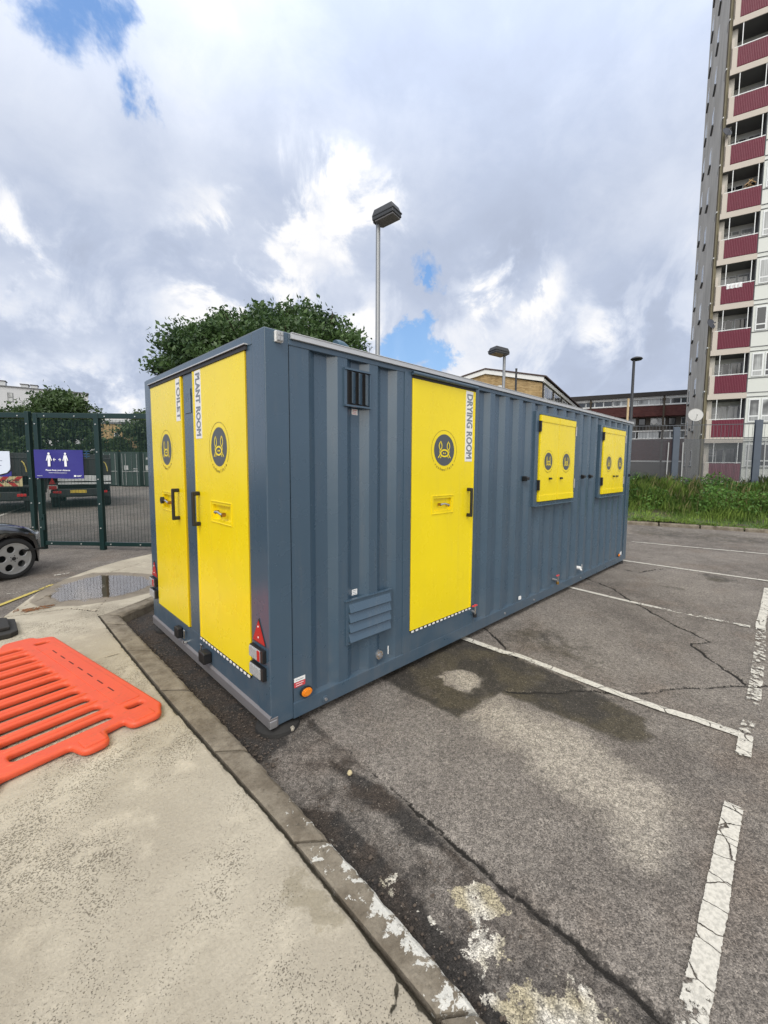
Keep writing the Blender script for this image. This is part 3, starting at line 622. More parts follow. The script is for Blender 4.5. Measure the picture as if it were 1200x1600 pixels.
# emblem
def emblem(name, T, cu, cv, R, parent, w=.0):
    """R = radius of the thin ring"""
    mb = MB(T @ Matrix.Translation((cu, cv, w)) @ Matrix.Scale(R, 4, (1, 0, 0)) @ Matrix.Scale(R, 4, (0, 1, 0)))
    r = .80
    mb.disc((0, 0), r, 0, .0012, 44, 0)
    arc = [(math.cos(a), math.sin(a)) for a in np.linspace(math.radians(-38), math.radians(218), 60)]; mb.ribbon(arc, .022, .0012, 1)
    S = lambda q: [(x * r, y * r) for x, y in q]
    for sx in (1, -1):
        leaf = [(.38, .54), (.29, .40), (.25, .24), (.29, .10), (.40, .01), (.50, .12), (.535, .28), (.48, .42)]
        mb.ribbon(S([(x * sx, y) for x, y in leaf]), .055, .0026, 2, closed=True)
        mb.ribbon(S([(.43 * sx, .02), (.46 * sx, -.12), (.41 * sx, -.24), (.50 * sx, -.38), (.62 * sx, -.50)]), .055, .0028, 2)
        mb.ribbon(S([(.30 * sx, -.34), (.40 * sx, -.51)]), .05, .0030, 2); mb.ribbon(S([(.30 * sx, .0), (.24 * sx, -.06)]), .04, .0031, 2)
    el = lambda a, b, n=26: [(a * math.cos(2 * PI * k / n), -.20 + b * math.sin(2 * PI * k / n)) for k in range(n)]
    mb.ribbon(S(el(.37, .21)), .075, .0032, 2, closed=True)
    for sx in (1, -1): mb.prism([((.085 * sx + .05 * math.cos(2 * PI * k / 10)) * r, (-.2 + .05 * math.sin(2 * PI * k / 10)) * r) for k in range(10)], .001, .0034, 2)
    txt = 'rushwelfare'; n = len(txt)
    for i, ch in enumerate(txt):
        a = math.radians(-90 + (i - (n - 1) / 2) * 8.6); c = Vector((math.cos(a), math.sin(a), .0012))
        mb.text(ch, .20, Matrix.Translation(c) @ Matrix.Rotation(a + PI / 2, 4, 'Z') , 3, ext=.0002, bold=.004)
    return mb.build(name, [M_EMB, M_THIN, M_YEL, M_THIN], parent)
def bent_handle(T, u, z0, z1, parent, out=1):
    mb = MB(T); r = .0145
    mb.box((u - .014, z0, .040), (u + .014, z1, .064)); mb.box((u - .014, z0, .0), (u + .014, z0 + .034, .05)); mb.box((u - .014, z1 - .034, 0), (u + .014, z1, .05))
    return mb.build('handle', M_BLACK, parent, bevel=.008, seg=3)
def door(T, u0, u1, z0, z1, hand, sign, su0, su1, sz0, sz1, hu, hz0, hz1, cu, cv, ru0, ru1, rz0, rz1, red=False, fold=None, name='door'):
    th = .005; mb = MB(T)
    # door skin with a real pocket for the lock
    a, b, c, d = ru0 + .02, ru1 - .02, rz0 + .02, rz1 - .02; us = (u0, a, b, u1); zs = (z0, c, d, z1)
    vs = [(u, z, th) for z in zs for u in us]; fs = [(j * 4 + i, j * 4 + i + 1, j * 4 + i + 5, j * 4 + i + 4) for j in range(3) for i in range(3) if (i, j) != (1, 1)]
    mb.add(vs, fs)
    mb.add([(a, c, th), (b, c, th), (b, d, th), (a, d, th), (a, c, -.022), (b, c, -.022), (b, d, -.022), (a, d, -.022)], [(0, 4, 5, 1), (1, 5, 6, 2), (2, 6, 7, 3), (3, 7, 4, 0), (4, 7, 6, 5)])
    mb.add([(u0, z0, th), (u1, z0, th), (u1, z1, th), (u0, z1, th), (u0, z0, -.03), (u1, z0, -.03), (u1, z1, -.03), (u0, z1, -.03)], [(0, 4, 5, 1), (1, 5, 6, 2), (2, 6, 7, 3), (3, 7, 4, 0)], 1)
    e = u0 if fold == 'L' else u1
    mb.box((e + (.006 if fold == 'L' else -.030), z0 + .002, th), (e + (.030 if fold == 'L' else -.006), z1 - .002, th + .004))
    dr = mb.build(name, [M_YEL, M_YELD], cabin)
    # raised lock surround
    mb = MB(T)
    for q in (((ru0 - .008, rz0 - .008), (ru1 + .008, rz0)), ((ru0 - .008, rz1), (ru1 + .008, rz1 + .008)), ((ru0 - .008, rz0), (ru0, rz1)), ((ru1, rz0), (ru1 + .008, rz1))): mb.box((*q[0], th), (*q[1], th + .006))
    mb.build('lock_surround', M_YEL, dr, bevel=.002)
    zc = (rz0 + rz1) / 2 - .01; uc = (ru0 + ru1) / 2
    mb = MB(T); mb.tube([(uc - .055, zc + .012, .0), (uc - .055, zc + .012, .03)], .014, 12, 1); mb.tube([(uc - .06, zc + .012, .026), (uc, zc + .018, .03), (uc + .065, zc, .026)], [.011, .009, .010], 10)
    mb.tube([(uc + .062, zc, .0), (uc + .062, zc, .028)], .016, 12, 2)
    if red: mb.tube([(uc - .09, zc + .015, .02), (uc - .09, zc + .015, .045)], .033, 18, 3)
    mb.build('lock_lever', [M_CHROME, M_BRASS, M_BRASS, M_BLACK], dr, smooth=True)
    bent_handle(T @ Matrix.Translation((0, 0, th)), hu, hz0, hz1, dr)
    # name plate
    mb = MB(T); mb.box((su0, sz0, th), (su1, sz1, th + .0018), 0)
    M_ = Matrix.Translation(((su0 + su1) / 2, (sz0 + sz1) / 2, th + .002)) @ Matrix.Rotation(-PI / 2, 4, 'Z')
    for q, (dx, dy) in enumerate(((0, 0), (.003, 0), (-.003, 0), (0, .0028), (0, -.0028))): mb.text(sign, .126, Matrix.Translation((0, 0, .0003 * q)) @ M_ @ Matrix.Translation((dx, dy, 0)), 1, w=(sz1 - sz0) * .91)
    mb.build('name_plate', [M_WHITE, M_LETTER], dr)
    emblem('emblem', T @ Matrix.Translation((0, 0, th)), cu, cv, .182, dr)
    return dr
door(LF, 1.312, 2.222, .352, 2.553, 'R', 'DRYING ROOM', 2.062, 2.178, 1.862, 2.548, 2.118, 1.31, 1.60, 1.745, 1.962, 1.585, 1.885, 1.378, 1.535, fold='R')
door(SF, -1.232, -.266, .332, 2.560, 'L', 'PLANT ROOM', -1.185, -1.05, 2.015, 2.555, -1.15, 1.30, 1.585, -.725, 1.94, -.905, -.53, 1.368, 1.522, fold='L')
door(SF, -2.42, -1.502, .332, 2.560, 'R', 'TOILET', -1.65, -1.512, 2.185, 2.555, -1.655, 1.30, 1.585, -1.97, 1.94, -2.135, -1.81, 1.362, 1.53, red=True, fold='R')
# door hoods, jambs, bottom drip strips
mb = lf(); mb.box((1.222, .165, -.03), (1.307, 2.60, .004)); mb.box((2.227, .165, -.03), (2.285, 2.60, .004)); mb.box((1.307, .165, -.03), (2.227, .347, .002)); mb.build('door_frame', M_BLUE, cabin, bevel=.003)
mb = lf(); mb.box((1.300, 2.557, -.03), (2.225, 2.600, .006), 1); mb.tube([(1.296, 2.592, .022), (2.228, 2.592, .022)], .017, 12, 0); mb.box((1.296, 2.592, .0), (2.228, 2.600, .03), 0); mb.build('door_hood', [M_BLUE, M_SEAL], cabin, smooth=False)
mb = sf(); mb.box((-2.44, 2.562, .0), (-.235, 2.588, .012), 1); mb.box((-2.45, 2.592, .0), (-.228, 2.600, .024), 0); mb.box((-2.448, 2.5885, .0), (-.230, 2.5918, .020), 1); mb.build('door_hood', [M_ALU, M_SEAL], cabin)
for T, a, b, z in ((LF, 1.312, 2.222, .335), (SF, -1.232, -.266, .315)):
    mb = MB(T); mb.box((a, z, .004), (b, z + .016, .008), 1); n = 16; s = (b - a) / n
    for k in range(n): mb.box((a + s * (k + .2), z - .002, .0085), (a + s * (k + .75), z + .012, .013), 0)
    mb.build('drip_strip', [M_WHITE, M_BLACK], cabin)
# shutter windows
for a, lg, lt in ((3.462, (3.79, 4.325), (3.83, 4.15)), (5.617, (5.985, 6.535), (6.21, 6.375))):
    b = a + 1.212; mb = lf(); z0, z1 = 1.330, 2.492
    mb.box((a, z0, -.04), (a + .085, z1, .022)); mb.box((b - .065, z0, -.04), (b, z1, .022)); mb.box((a + .085, z1 - .03, -.04), (b - .065, z1, .024)); mb.box((a + .085, z0, -.04), (b - .065, z0 + .038, .024)); mb.box((a + .085, z0 + .038, -.04), (b - .065, z1 - .03, -.01))
    mb.box((a - .01, z0 - .012, .0), (b + .01, z0 + .001, .05))
    fr = mb.build('window', M_BLUE, cabin, bevel=.003)
    l0, l1, c = a + .10, b - .078, a + .615; h0, h1 = z0 + .046, z1 - .038
    lfs = []
    for q0, q1, m_ in ((l0, c - .004, 0), (c + .004, l1, 0)):
        mb = lf(); mb.box((q0, h0, -.005), (q1, h1, .040)); mb.box((q0 + .002, h0 + .002, .040), (q1 - .002, h0 + .082, .047)); mb.box((q0 + .002, h1 - .082, .040), (q1 - .002, h1 - .002, .047))
        lfs.append(mb.build('shutter', [M_YEL], fr, bevel=.003))
    for cu in lg: emblem('emblem', LF @ Matrix.Translation((0, 0, .040)), cu, 1.885, .140, fr)
    for u in lt:
        mb = lf(); mb.tube([(u, 1.665, .04), (u, 1.665, .062)], .014, 12); mb.box((u - .022, 1.652, .058), (u + .03, 1.676, .070)); mb.build('catch', M_BLACK, fr, bevel=.002)
    for u, m_ in ((l0 - .008, M_BLACK), (l1 + .008, M_GALV)):
        for z in (z0 + .19, z0 + .92):
            mb = lf(); mb.tube([(u, z, .045), (u, z + .13, .045)], .011, 10); mb.box((u - .02, z, .022), (u + .02, z + .13, .040)); mb.build('hinge', m_, fr)
for u in (3.30, 5.03, 5.31, 7.20):
    mb = lf(); mb.box((u - .02, 1.64, -.04), (u + .02, 1.70, .012)); mb.box((u - .032, 1.655, .012), (u + .032, 1.69, .035)); mb.build('shutter_stay', M_BLACK, cabin, bevel=.006)
# vents
mb = lf(); mb.box((.612, 2.252, -.03), (.845, 2.512, .002), 1); mb.box((.600, 2.505, -.01), (.850, 2.519, .018), 0); mb.box((.600, 2.244, -.01), (.850, 2.256, .022), 0); mb.box((.600, 2.256, -.01), (.624, 2.505, .010), 0); mb.box((.838, 2.256, -.01), (.850, 2.505, .010), 0)
for k in range(3):
    u = .655 + .064 * k; mb.add([(u, 2.268, .026), (u, 2.495, .026), (u + .050, 2.495, .004), (u + .050, 2.268, .004), (u, 2.268, .024), (u, 2.495, .024)], [(0, 3, 2, 1)], 0); mb.add([(u, 2.268, .0255), (u, 2.495, .0255), (u + .001, 2.495, .002), (u + .001, 2.268, .002)], [(0, 1, 2, 3)], 1)
mb.build('vent', [M_BLUE, M_BLACK], cabin)
mb = lf(); mb.box((.612, .437, -.035), (1.086, .782, .006), 0)
for k in range(4):
    z = .458 + .078 * k; mb.add([(.640, z, .028), (1.066, z, .028), (1.066, z + .062, .006), (.640, z + .062, .006), (.640, z, .006), (1.066, z, .006)], [(0, 1, 2, 3), (0, 3, 4), (1, 5, 2), (0, 4, 5, 1)], 0); mb.box((.638, z - .006, .0062), (1.068, z - .0005, .0085), 1)
mb.box((.606, .778, -.02), (1.092, .788, .012), 0); mb.build('vent', [M_BLUE, M_BLACK], cabin, bevel=.0015)
# stickers
def sticker(T, u0, z0, u1, z1, w, mats, lines=3, red=False):
    mb = MB(T); mb.box((u0, z0, w), (u1, z1, w + .0012), 0)
    for k in range(lines):
        z = z1 - (z1 - z0) * (k + .7) / (lines + .3); mb.box((u0 + (u1 - u0) * .15, z - .0018, w + .0012), (u1 - (u1 - u0) * (.15 + .12 * (k % 2)), z + .0018, w + .0018), 1)
    return mb.build('sticker', mats, cabin)
sticker(LF, .706, 2.195, .762, 2.238, -.0445, [M_WHITE, M_LABELRED]); sticker(LF, .706, .800, .758, .845, -.0445, [M_WHITE, M_LETTER])
sticker(LF, .175, .308, .262, .338, -.005, [M_WHITE, M_LETTER], 1); sticker(LF, .175, .270, .262, .306, -.005, [M_LABELRED, M_WHITE], 2)
lf().box((1.052, .225, -.004), (1.060, .295, .0)).build('sticker', M_WHITE, cabin)
# lamps, reflectors, flange, valves
def lamp(name, T, u, z, r, m1, m2, ry=None, w=0):
    mb = MB(T @ Matrix.Translation((0, 0, w))); mb.disc((u, z), r, 0, .014, 28, 1, ry); mb.disc((u, z), r * .84, .014, .024, 28, 0, (ry or r) * .84); mb.disc((u, z), r * .6, .024, .030, 28, 0, (ry or r) * .6); return mb.build(name, [m1, m2], cabin, bevel=.002)
lamp('side_marker', LF, .262, .218, .048, M_AMBER, M_BLACK, .036)
mb = lf(); mb.tube([(.42, .098, .0), (.42, .098, .012)], .024, 20); mb.tube([(.42, .098, .012), (.42, .098, .024)], .011, 6, 1); mb.build('bolt', [M_BLUE, M_GALV], cabin)
mb = lf(); mb.tube([(.955, .252, -.04), (.955, .252, .008)], .036, 24); mb.tube([(.955, .252, .008), (.955, .252, .020)], .016, 14, 0)
for k in range(6): a = k * PI / 3; mb.tube([(.955 + .026 * math.cos(a), .252 + .026 * math.sin(a), .006), (.955 + .026 * math.cos(a), .252 + .026 * math.sin(a), .013)], .004, 6, 1)
mb.build('drain_flange', [M_GALV, M_BRASS], cabin)
for u in (2.9, 3.6, 5.1): mb = lf(); mb.tube([(u, .105, .0), (u, .105, .012)], .012, 10); mb.build('bolt', M_GALV, cabin)
def tri(T, cu, z0):
    mb = MB(T); mb.prism([(cu - .095, z0 - .008), (cu + .095, z0 - .008), (cu, z0 + .165)], 0, .005, 1); mb.prism([(cu - .084, z0), (cu + .084, z0), (cu, z0 + .150)], .005, .009, 0)
    for dz in (.035, .11): mb.disc((cu, z0 + dz), .006, .009, .012, 10, 2)
    mb.build('reflector', [M_RED, M_BLACK, M_WHITE], cabin)
tri(SF, -.140, .615); tri(SF, -2.535, .605)
for cu in (-.147, -2.552):
    for z, kk in ((.495, 0), (.372, 1)):
        mb = sf(); mb.box((cu - .092, z, 0), (cu + .098, z + .088, .028), 1)
        zz = z + .009
        for i in range(4): mb.box((cu - .084 + i * .038, zz, .028), (cu - .050 + i * .038, zz + .07, .036), 0 if (i != 3 or kk) else 2)
        mb.box((cu - .086, z + .004, .026), (cu + .066, z + .084, .031), 0)
        mb.build('tail_lamp', [M_CLEAR, M_BLACK, M_RED], cabin, bevel=.003)
mb = lf(); mb.box((.066, 2.583, 0), (.116, 2.650, .022), 1); mb.box((.070, 2.587, .022), (.112, 2.646, .034), 0); 
for a_ in (.0, .021): 
    for c_ in (0, .03): mb.box((.073 + a_, 2.590 + c_, .034), (.089 + a_, 2.614 + c_, .038), 0)
mb.build('floodlight', [M_CLEAR, M_WHITE], cabin, bevel=.003)
mb = sf(); mb.box((-1.115, .168, .0), (-1.0, .262, .07)); mb.build('socket_box', M_BLACK, cabin, bevel=.01); mb = sf(); mb.box((-1.80, .172, .0), (-1.70, .272, .05)); mb.build('socket_box', M_BLACK, cabin, bevel=.01)
for u in (-1.18, -1.60):
    mb = sf(); mb.tube([(u, .20, .02), (u, .275, .02)], .006, 8); mb.tube([(u - .02, .272, .02), (u + .02, .272, .02)], .006, 8); mb.tube([(u, .165, .0), (u, .165, .03)], .012, 10); mb.build('locking_pin', M_CHROME, cabin)
def valve(u, z, red=True, brass=False):
    mb = lf(); mb.tube([(u, z, -.04), (u, z, .035)], .015, 12, 1); mb.tube([(u, z - .03, .035), (u, z + .06, .035)], .011, 12, 0); mb.tube([(u, z - .055, .035), (u, z - .02, .035)], .020, 12, 2)
    if red: mb.box((u - .042, z + .062, .026), (u + .03, z + .074, .046), 3); mb.tube([(u, z + .055, .035), (u, z + .078, .035)], .010, 8, 3)
    return mb.build('water_valve', [M_CHROME, M_GALV, M_BRASS if brass else M_BLACK, M_LABELRED], cabin)
valve(2.255, .295); valve(4.22, .245, True, True)
mb = lf(); mb.tube([(5.02, .275, -.04), (5.02, .275, .03)], .026, 14); mb.tube([(5.02, .25, .03), (5.02, .25, .05)], .014, 10); mb.build('pipe_cap', M_WHITE, cabin)
lf().box((5.14, .24, -.0036), (5.15, .31, .001)).build('sticker', M_WHITE, cabin)
lf().box((3.22, .19, -.0036), (3.27, .23, .006)).build('sticker', M_WHITE, cabin)
lamp('side_marker', LF, 6.82, .20, .04, M_AMBER, M_BLACK, .03); sticker(LF, 6.93, .18, 7.02, .24, -.004, [M_WHITE, M_LETTER])
# roof fittings
mb = MB(); C_ = Vector((1.05, .55, 2.62)); mb.tube([tuple(C_)] + [tuple(C_ + Vector((.0, 0, .13))) ] + [tuple(C_ + Vector((-.09 + .09 * math.cos(a), 0, .13 + .09 * math.sin(a)))) for a in np.linspace(.3, PI * .62, 6)], .052, 18); mb.build('roof_pipe', vary((.05, .10, .14), .3, .1, 6, name='blue_pipe'), cabin, smooth=True)
for x, y in ((1.75, .25), (2.62, .25), (.98, .25)):
    mb = MB(); mb.loft([[(x + s * .06, y + t * .05, z) for s, t in ((-1, -1), (1, -1), (1, 1), (-1, 1))] for s0, z in ((1, 2.66),)] + [[(x + s * .02, y + t * .04, 2.70) for s, t in ((-1, -1), (1, -1), (1, 1), (-1, 1))]]); mb.build('roof_cap', M_SEAL, cabin, bevel=.004)
# support pads
for i, (x, y) in enumerate(((.10, .10), (.12, 2.52), (7.1, .14), (7.1, 2.5))):
    mb = MB(); mb.tube([(x, y, -.004), (x, y, .02), (x, y, .045)], [.15, .145, .07], 28); mb.tube([(x, y, .04), (x, y, .06)], .05, 16)
    mb.build('support_pad', M_RUBBER, cabin)

# ------------------------------------------------------------------ orange plastic barrier lying on the pavement
def orange(b, p):
    n = b.noise(5, 5, .6); c = b.mix(n, (.55, .064, .022), (.69, .098, .036))
    sc = b.vscale(b.pos(), (5, 60, 5)); c = b.mix(b.M('MULTIPLY', b.step(b.noise(1, 4, .7, vec=sc), .60, .74), .4), c, (.60, .26, .08))
    c = b.mix(b.M('MULTIPLY', b.step(b.noise(18, 6, .75), .54, .72), .5), c, (.27, .085, .045))
    b.L.new(c, p.inputs['Base Color']); b.L.new(b.M('MULTIPLY_ADD', n, .25, .36), p.inputs['Roughness'])
    p.inputs['Subsurface Weight'].default_value = .12; p.inputs['Subsurface Radius'].default_value = (.02, .005, .002)
M_ORANGE = material('orange_plastic', (.8, .1, .03), .45, fn=orange)
def rounded(pts, r, n=5):
    out = []; N = len(pts)
    for i in range(N):
        a, b_, c = Vector(pts[i - 1]), Vector(pts[i]), Vector(pts[(i + 1) % N]); d1 = (a - b_); d2 = (c - b_); rr = min(r, d1.length * .45, d2.length * .45)
        p1 = b_ + d1.normalized() * rr; p2 = b_ + d2.normalized() * rr
        for k in range(n + 1): t = k / n; out.append(tuple((1 - t) ** 2 * p1 + 2 * t * (1 - t) * b_ + t * t * p2))
    return out
def plate2d(polys, ext, bev):
    cu = bpy.data.curves.new('outline', 'CURVE'); cu.dimensions = '2D'; cu.fill_mode = 'BOTH'; cu.extrude = ext; cu.bevel_depth = bev; cu.bevel_resolution = 3
    for P in polys:
        s = cu.splines.new('POLY'); s.points.add(len(P) - 1); s.use_cyclic_u = True
        for q, p in zip(s.points, P): q.co = (p[0], p[1], 0, 1)
    o = bpy.data.objects.new('outline', cu); me = bpy.data.meshes.new_from_object(o); bpy.data.objects.remove(o); bpy.data.curves.remove(cu); return me
BT = frame((-.47, .70, .128), (-.19, .982, 0), (-.982, -.19, 0))           # u along the 2 m length, v across; normal comes out upwards
if (BT @ Vector((0, 0, 1)) - BT @ Vector((0, 0, 0))).z < 0: BT = BT @ Matrix.Scale(-1, 4, (0, 0, 1))
b_off = .022
outline = [(0, 0), (2.0, 0), (2.04, .10), (2.12, .12), (2.13, .30), (2.04, .34), (2.04, .86), (2.12, .90), (2.12, 1.0), (2.0, 1.02), (.0, 1.02), (-.10, 1.0), (-.10, .86), (-.02, .83), (-.02, .50), (-.15, .475), (-.155, .37), (-.02, .345), (-.005, .215), (-.10, .205), (-.12, .06), (-.03, .02)]
outer = rounded([(u + (b_off if u < 1 else -b_off) * 0, v) for u, v in outline], .035)
slots = []
for k in range(11):
    u = .115 + .1765 * k; L = .76 if k not in (9,) else .76; s = .225
    slots.append(rounded([(u - .063, s), (u + .063, s), (u + .063, L), (u - .063, L)], .060)[::-1])
slots.append(rounded([(.07, .035), (.165, .035), (.165, .165), (.07, .165)], .045)[::-1]); slots.append(rounded([(1.845, .035), (1.94, .035), (1.94, .165), (1.845, .165)], .045)[::-1])
me = plate2d([outer] + slots, .004, .017)
barrier = empty('plastic_barrier', tuple(BT @ Vector((1, .5, 0))), label='orange plastic pedestrian barrier lying flat on the concrete pavement', cat='barrier')
mb = MB(BT); mb.add([tuple(v.co) for v in me.vertices], [tuple(p.vertices) for p in me.polygons]); bpy.data.meshes.remove(me)
# the thicker top panel moulding
mb.build('frame', M_ORANGE, barrier, smooth=True)
mb = MB(BT); mb.prism(rounded([(.20, .030), (1.82, .030), (1.82, .170), (.20, .170)], .02), .014, .0255); mb.build('top_panel', M_ORANGE, barrier, bevel=.004, smooth=False)
M_SLOT = vary((.10, .015, .01), .8, .1, 9, name='slot_shadow_gap')
for k in range(7): u = .42 + .182 * k; MB(BT).box((u, .104, .0250), (u + .095, .113, .0262)).build('panel_slot', M_SLOT, barrier)
mb = MB(BT)
for k in range(1, 11):
    u = .027 + .1765 * k; mb = MB(BT); mb.tube([(u, .20, .006), (u, .26, .012), (u, .72, .012), (u, .785, .006)], [.010, .022, .022, .010], 12)
    mb.build('bar', M_ORANGE, barrier, smooth=True)
for q in (((-.14, .36, .0), (-.03, .478, .030)), ((-.10, .065, 0), (-.01, .205, .026))): MB(BT).box(*q).build('clip', M_ORANGE, barrier, bevel=.010)
mb = MB(BT); mb.prism(rounded([(.04, .80), (1.96, .80), (1.96, .99), (.04, .99)], .03), .014, .027); mb.build('bottom_panel', M_ORANGE, barrier, bevel=.004)
# black rubber foot left of it
foot = MB(frame((-1.10, 3.33, .1), (-.98, .2, 0), (.2, .98, 0)))
def pyr(mb, u0, u1, v0, v1, c, h): mb.prism([(u0 + c, v0), (u1, v0), (u1, v1), (u0 + c, v1), (u0, v1 - c), (u0, v0 + c)], 0, h)
T_ = Matrix.Translation((-1.06, 3.1, .1)) @ Matrix.Rotation(math.radians(96), 4, 'Z')
mb = MB(T_); mb.prism([(.0, .0), (.42, -.04), (.52, .05), (.52, .75), (.0, .75), (-.06, .66), (-.06, .06)], .0, .05); mb.prism([(.05, .05), (.40, .02), (.46, .09), (.46, .68), (.05, .68)], .05, .085); mb.build('base', M_RUBBER, None, bevel=.008)
fb = bpy.data.objects['base']; fb.name = 'barrier_foot'; tag(fb, 'black recycled rubber barrier foot on the pavement at the left edge', 'barrier foot')
M_ = T_; mb = MB(M_); mb.tube([(.25, .13, .08), (.25, .13, .091)], .028, 16); o = mb.build('red_plug', M_LABELRED, fb)
# ------------------------------------------------------------------ leaves and crowns
def leaf_mat(name, c1, c2, rough=.5, trans=.25, clump=1.2):
    def fn(b, p):
        g = b.node('ShaderNodeNewGeometry').outputs['Random Per Island']; n = b.noise(clump, 3, .6)
        c = b.mix(b.M('ADD', b.M('MULTIPLY', g, .5), b.M('MULTIPLY', b.step(n, .36, .64), .55), clamp=True), c1, c2)
        b.L.new(c, p.inputs['Base Color'])
        tr = b.node('ShaderNodeBsdfTranslucent'); b.L.new(c, tr.inputs['Color']); mx = b.node('ShaderNodeMixShader'); mx.inputs[0].default_value = trans
        b.L.new(p.outputs[0], mx.inputs[1]); b.L.new(tr.outputs[0], mx.inputs[2]); b.L.new(mx.outputs[0], b.N['Material Output'].inputs['Surface'])
    return material(name, c2, rough, fn=fn, spec=.35)
M_LEAF_DARK = leaf_mat('dark_leaf', (.016, .042, .018), (.095, .165, .050), .45, .28)
M_LEAF_MID = leaf_mat('mid_leaf', (.018, .042, .016), (.075, .125, .040), .5, .25, .5)
M_GRASS = leaf_mat('grass_blade', (.040, .105, .018), (.30, .42, .09), .6, .35, .9)
M_WEED = leaf_mat('weed_leaf', (.020, .068, .014), (.14, .27, .05), .55, .35, .8)
M_BARK = vary((.085, .065, .048), .9, .35, 5, bump=.7, name='bark')
def leaves(name, centres, size, matl, parent=None, aspect=.5, outward=None):
    n = len(centres); c = np.asarray(centres); a = rng.normal(size=(n, 3)); a /= np.linalg.norm(a, axis=1)[:, None]
    h = rng.normal(size=(n, 3)); b_ = np.cross(a, h); b_ /= np.linalg.norm(b_, axis=1)[:, None]
    s = size * rng.uniform(.4, 1.75, (n, 1)); nn = np.cross(a, b_)
    v = np.stack([c - a * s, c + b_ * s * aspect + nn * s * .15, c + a * s, c - b_ * s * aspect + nn * s * .15], 1).reshape(-1, 3)
    if parent is not None: inv = np.array(root_matrix(parent).inverted()); v = v @ inv[:3, :3].T + inv[:3, 3]
    me = bpy.data.meshes.new(name); me.vertices.add(4 * n); me.vertices.foreach_set('co', v.astype(np.float32).ravel())
    me.loops.add(4 * n); me.loops.foreach_set('vertex_index', np.arange(4 * n, dtype=np.int32)); me.polygons.add(n); me.polygons.foreach_set('loop_start', np.arange(0, 4 * n, 4, dtype=np.int32)); me.update(calc_edges=True); me.validate()
    me.materials.append(matl); o = bpy.data.objects.new(name, me); col.objects.link(o); o.parent = parent; return o
def crown_points(lobes, n):
    vol = np.array([r[0] * r[1] * r[2] for c, r in lobes]) ** .67; pick = rng.choice(len(lobes), n, p=vol / vol.sum()); out = []
    C_ = np.array([c for c, r in lobes])[pick]; R_ = np.array([r for c, r in lobes])[pick]
    d = rng.normal(size=(n, 3)); d /= np.linalg.norm(d, axis=1)[:, None]; rad = rng.uniform(.45, 1.0, (n, 1)) ** .5
    rad *= 1 + .12 * np.sin(d[:, :1] * 9 + C_[:, :1] * 3) * np.cos(d[:, 1:2] * 8 + C_[:, 1:2])
    return C_ + d * rad * R_
def tree(name, base, height, lobes, nleaf, lsize, matl, label, group=None, seed=1, trunk_r=.2):
    r = random.Random(seed); root = empty(name, base, label=label, cat='tree', group=group)
    mb = MB(); B = Vector(base); top = Vector(lobes[0][0]); split = B.lerp(Vector((B.x, B.y, top.z)), .45)
    mb.tube([B + Vector((0, 0, -.1)), B + Vector((.02, 0, .3)), split], [trunk_r * 1.35, trunk_r, trunk_r * .8], 12)
    for c, rr in lobes:
        c = Vector(c); m_ = split.lerp(c, .5) + Vector((r.uniform(-.2, .2), r.uniform(-.2, .2), -.15)); mb.tube([split - Vector((0, 0, .1)), m_, c], [trunk_r * .6, trunk_r * .35, trunk_r * .12], 8)
        for k in range(4):
            d = Vector((r.uniform(-1, 1) * rr[0], r.uniform(-1, 1) * rr[1], r.uniform(-.2, 1) * rr[2])) * .8; mb.tube([m_.lerp(c, .6), c + d * .5, c + d], [trunk_r * .2, trunk_r * .1, .01], 6)
    mb.build('trunk', M_BARK, root, smooth=True)
    # foliage gathers in tufts at the twig ends
    tuft = crown_points(lobes, max(60, nleaf // 46)); k = nleaf // len(tuft)
    spread = lsize * 3.1
    pts = (tuft[:, None, :] + rng.normal(size=(len(tuft), k, 3)) * spread * np.array([1, 1, .6]) * rng.uniform(.5, 1.35, (len(tuft), 1, 1))).reshape(-1, 3)
    leaves('crown', pts, lsize, matl, root); return root
def lobeset(c, R, n, rl, seed, flat=.8):
    r = random.Random(seed); out = [((c[0], c[1], c[2]), (R[0] * .6, R[1] * .6, R[2] * .6))]
    for i in range(n):
        a = 2 * PI * i / n + r.uniform(-.3, .3); e = r.uniform(-.35, 1.0); ce = math.sqrt(max(0, 1 - e * e)) if e > 0 else 1
        out.append(((c[0] + R[0] * .68 * math.cos(a) * ce, c[1] + R[1] * .68 * math.sin(a) * ce, c[2] + R[2] * .68 * e), tuple(rl * R[0] * r.uniform(.75, 1.2) * f for f in (1, 1, flat))))
    return out
